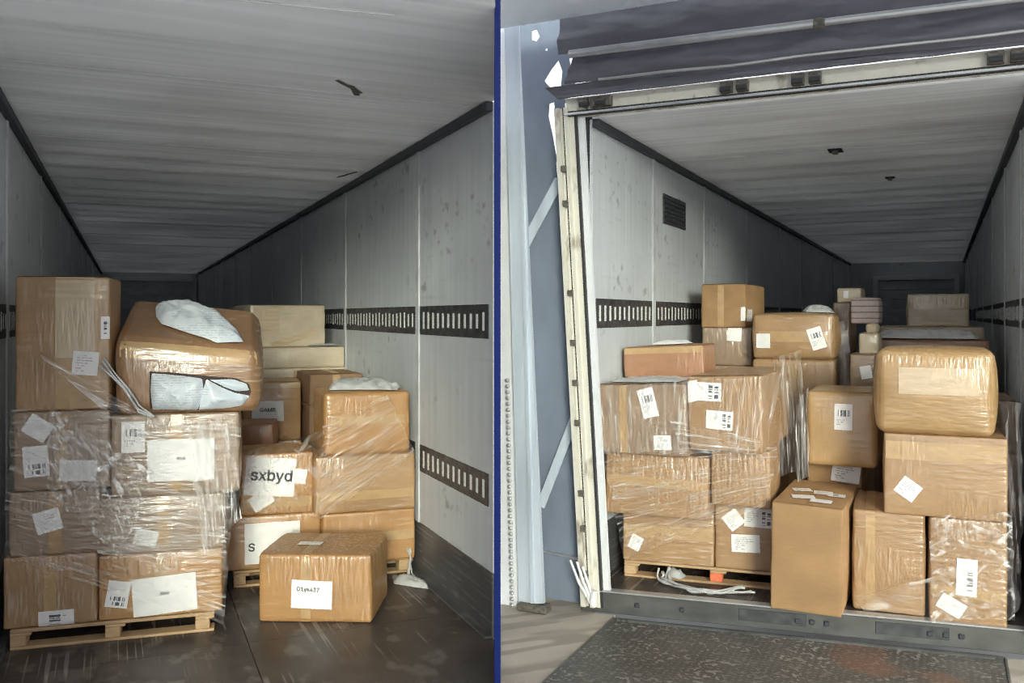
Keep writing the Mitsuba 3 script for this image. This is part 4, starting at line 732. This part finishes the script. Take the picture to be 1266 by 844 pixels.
# ------------------------------------------------------------------ stretch film, mailer bags, scraps
for i, (t, q, lab, op, mode, wr, nm) in enumerate(FILMS):
    q = np.array(q)
    nu = nv = 56
    u, v = np.meshgrid(np.linspace(0, 1, nu), np.linspace(0, 1, nv), indexing='ij')
    P = q[0] * ((1 - u) * (1 - v))[..., None] + q[1] * (u * (1 - v))[..., None] + q[2] * (u * v)[..., None] + q[3] * ((1 - u) * v)[..., None]
    n = np.cross(q[1] - q[0], q[3] - q[0]); n /= np.linalg.norm(n)
    if n[1] > 0: n = -n
    lu, lv = np.linalg.norm(q[1] - q[0]), np.linalg.norm(q[3] - q[0])
    U, V = u * lu, v * lv
    s = {'h': (U * 5, V * 34), 'v': (U * 34, V * 5), 'd': (U * 5 + V * 3, V * 14 - U * 4), 'x': (U * 15 + V * 6, V * 15 - U * 5)}[mode]
    qn = np.stack([s[0], s[1], np.full_like(U, i * 1.7)], -1)
    dsp = wr * (meshkit.fbm(qn, 4, i) - .35) * 2
    edge = np.stack([U * 14, V * 14, np.full_like(U, 3.1)], -1)
    P = P + n * dsp[..., None]
    e1 = (q[1] - q[0]) / lu
    e2 = (q[3] - q[0]) / lv
    rim = np.minimum.reduce([u, 1 - u, v, 1 - v])
    wob = .012 * np.exp(-rim * 12)
    P = P + e1 * (wob * (meshkit.noise(edge, i + 5) - .5) * 2)[..., None] + e2 * (wob * (meshkit.noise(edge, i + 9) - .5) * 2)[..., None]
    uv = np.stack([U + 10 * round(op * 20), V], -1).reshape(-1, 2)
    put(nm, (P.reshape(-1, 3), grid_faces(nu, nv)), 'film_' + mode, t, smooth=True, uv=uv, label=lab, cat='plastic film')

def pillow(poly, th, seed, wr=.012, step=.014, freq=16):
    """(x, y, height) mesh over a 2-D outline, thickest inside, creased; closed underneath"""
    x0, y0, x1, y1 = poly.bounds
    gx, gy = np.meshgrid(np.arange(x0, x1, step), np.arange(y0, y1, step))
    r = np.random.default_rng(seed)
    pts = np.column_stack([gx.ravel(), gy.ravel()]) + r.uniform(-.25, .25, (gx.size, 2)) * step
    import shapely
    ins = shapely.contains_xy(poly.buffer(-step * .5), pts[:, 0], pts[:, 1])
    L = poly.exterior.length
    rim = np.array([poly.exterior.interpolate(s).coords[0] for s in np.arange(0, L, step)])
    P = np.vstack([rim, pts[ins]])
    tri = Delaunay(P).simplices
    cen = P[tri].mean(1)
    tri = tri[shapely.contains_xy(poly.buffer(1e-4), cen[:, 0], cen[:, 1])]
    a, b, c = P[tri[:, 0]], P[tri[:, 1]], P[tri[:, 2]]
    cr = (b[:, 0] - a[:, 0]) * (c[:, 1] - a[:, 1]) - (b[:, 1] - a[:, 1]) * (c[:, 0] - a[:, 0])
    tri[cr < 0] = tri[cr < 0][:, ::-1]
    dist = shapely.distance(poly.exterior, shapely.points(P))
    rid = 1 - np.abs(2 * meshkit.fbm(np.column_stack([P * freq, np.full(len(P), seed)]), 3, seed) - 1)
    h = th * (1 - np.exp(-dist / (.03 + th * .4))) + wr * (rid - .5) * (1 - np.exp(-dist / .02))
    top = np.column_stack([P, np.maximum(h, .001)])
    bot = np.column_stack([P, np.zeros(len(P))])
    return np.vstack([top, bot]), np.vstack([tri, tri[:, ::-1] + len(P)])
def lay(b, f, pts, th, name, bsdf, lab, cat, seed, wr=.012, off=.008, freq=16, group=None):
    """a soft flat thing lying on face f of carton b; pts in metres on that face"""
    v, fc = pillow(Polygon(pts), th, seed, wr, freq=freq)
    P = b.skin(b.face(f, v[:, 0], v[:, 1]), off + v[:, 2])
    return put(name, (P, fc), bsdf, b.c['T'], smooth=40, label=lab, cat=cat, group=group)
C = BYKEY['C']
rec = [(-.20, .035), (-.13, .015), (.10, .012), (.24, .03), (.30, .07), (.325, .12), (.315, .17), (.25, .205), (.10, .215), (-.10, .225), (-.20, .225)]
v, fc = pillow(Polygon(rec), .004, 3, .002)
put('opening', (C.skin(C.face('F', v[:, 0], v[:, 1]), .002 + v[:, 2]), fc), 'recess_shade', 'L', 'open_carton', label='dark patch painted as the shade of an open end')
lay(C, 'F', [(-.185, .03), (-.10, .025), (.045, .022), (.075, .12), (.07, .20), (-.04, .212), (-.19, .218), (-.195, .12)], .05, 'mailer_bag', 'mailer_poly', 'pale blue printed mailer bag at the left of the open carton end', 'bag', 11, .045, freq=8)
lay(C, 'F', [(.05, .022), (.17, .022), (.28, .045), (.318, .10), (.24, .118), (.16, .155), (.09, .20), (.07, .12)], .055, 'mailer_bag', 'mailer_poly', 'pale blue mailer bag sloping down at the middle of the open carton end', 'bag', 12, .045, freq=9)
lay(C, 'F', [(.11, .195), (.19, .15), (.25, .128), (.316, .132), (.30, .175), (.23, .200)], .035, 'mailer_bag', 'mailer_poly', 'small pale blue mailer bag wedged at the top right of the open carton end', 'bag', 13, .03, freq=9)
lay(C, 'T', [(-.22, .50), (-.05, .56), (.15, .42), (.255, .20), (.285, .06), (.14, .03), (-.02, .12), (-.16, .22), (-.20, .34)], .04, 'mailer_bag', 'mailer_poly', 'large crumpled pale mailer bag lying on top of the open carton', 'bag', 14, .06, off=.012, freq=9)
D3, S1, S3, Wc = (BYKEY[k] for k in ('D3', 'S1', 'S3', 'W'))
lay(D3, 'T', [(-.24, .10), (-.10, .07), (.06, .03), (.20, .01), (.26, .16), (.18, .36), (-.02, .46), (-.20, .36)], .035, 'film_scrap', 'grey_film', 'crumpled grey-white film on the topmost carton at the right wall', 'plastic film', 21, .07, freq=11)
lay(D3, 'T', [(.08, .34), (.22, .30), (.25, .44), (.12, .50)], .05, 'film_scrap', 'grey_film', 'small bunch of dull film at the back of the film-topped carton', 'plastic film', 22, .04)
lay(S1, 'T', [(-.10, .06), (.08, .05), (.18, .12), (.12, .30), (-.06, .28)], .02, 'paper_scrap', 'paper', 'white crumpled paper on the low reddish carton', 'paper', 23, .02)
lay(S3, 'T', [(.08, .10), (.28, .08), (.28, .34), (.14, .38), (.04, .24)], .035, 'film_scrap', 'grey_film', 'pale crumpled film on the lid of the yellowish taped carton', 'plastic film', 24, .06)
lay(Wc, 'T', [(-.36, .06), (-.10, .02), (.14, .06), (.36, .05), (.40, .30), (.10, .42), (-.20, .38), (-.38, .24)], .045, 'film_scrap', 'paper', 'white crumpled sheeting on the flat carton behind the large taped carton', 'plastic film', 25, .05, freq=10)
lay(BYKEY['P3'], 'T', [(-.22, .10), (.0, .04), (.22, .06), (.24, .40), (-.1, .44), (-.25, .3)], .012, 'film_scrap', 'grey_film', 'loose greenish-grey film on the top left carton by the door frame', 'plastic film', 26, .02)
lay(BYKEY['H'], 'T', [(.10, .02), (.36, .03), (.40, .2), (.12, .22)], .01, 'film_scrap', 'grey_film', 'strip of shiny film on the pale flat carton of the rear stack', 'plastic film', 27, .02)
def scrap(t, poly, z, th, lab, seed, wr=.04, bsdf='grey_film', tilt=(0, 0)):
    v, f = pillow(Polygon(poly), th, seed, wr, freq=18)
    c = v.mean(0)
    v[:, 2] += z + np.clip((v[:, 0] - c[0]) * tilt[0] + (v[:, 1] - c[1]) * tilt[1], -.0, 1)
    put('film_scrap', (v, f), bsdf, t, smooth=40, label=lab, cat='plastic film')
scrap('L', [(1.60, 5.62), (1.70, 5.50), (1.78, 5.42), (1.80, 5.55), (1.72, 5.72), (1.64, 5.80)], .001, .035, 'grey wad of film on the dark floor against the right wall', 31, .05)
rr = np.random.default_rng(5)
def string(t, pts, rad, lab, seed, bsdf='grey_film'):
    p = np.array(pts, float)
    s = np.linspace(0, len(p) - 1, len(p) * 8)
    q = np.column_stack([np.interp(s, np.arange(len(p)), p[:, a]) for a in range(3)])
    q += (.012 if t == 'L' else .035) * (np.stack([meshkit.noise(np.column_stack([s * 1.7, s * 0 + a, s * 0 + seed]), seed + a) for a in range(3)], -1) - .5)
    q[:, 2] = np.maximum(q[:, 2], rad)
    rd = rad * (.6 + .9 * meshkit.noise(np.column_stack([s * 2.3, s * 0, s * 0 + seed]), seed))
    put('film_string', tube(q, rd, 6), bsdf, t, smooth=True, label=lab, cat='plastic film', group='strands of film by the ' + ('open carton' if t == 'L' and pts[0][0] < 1 else 'right wall' if t == 'L' else 'right pallet'))
for n_, (dx, dz) in enumerate(((0, 0), (.03, .01), (-.02, .004), (.05, .0))):
    string('R', [(-1.62 + dx, 5.56, .07), (-1.60 + dx, 5.50, .02 + dz), (-1.50, 5.43 + dx, .018), (-1.36 + dx, 5.38, .018 + dz), (-1.22, 5.41 + dx, .018), (-1.08 + dx, 5.52, .03)], .0085, ('first', 'second', 'third', 'fourth')[n_] + ' ragged strand of white film trailing on the floor before the right pallet', 3 + n_)
for n_, dx in enumerate((0, -.02, .015)):
    string('L', [(1.74 + dx, 5.80, .21), (1.75, 5.74 + dx, .12), (1.72 + dx, 5.66, .04), (1.74, 5.56 - dx, .03)], .006, ('first', 'second', 'third')[n_] + ' tail of film hanging from the pallet corner at the right wall', 14 + n_)
scrap('R', [(-1.62, 5.60), (-1.50, 5.57), (-1.48, 5.66), (-1.60, 5.70)], .02, .05, 'tuft of pale film beside the orange pallet block', 33, .06)
for n_, (dx, dz) in enumerate(((0, 0), (.012, .02), (-.01, -.015))):
    string('L', [(-.12 + dx, 5.19, 1.50 + dz), (.0 + dx, 5.15, 1.36), (.06, 5.14, 1.25 + dz), (.13 + dx, 5.13, 1.205)], .0055, ('upper', 'middle', 'lower')[n_] + ' twisted strand of clear film hanging between the tall carton and the open carton', 4 + n_)
scrap('L', [(-.03, 8.9), (.02, 8.9), (.02, 8.95), (-.03, 8.95)], 0, .01, 'small scrap on the floor far behind the open carton', 35)
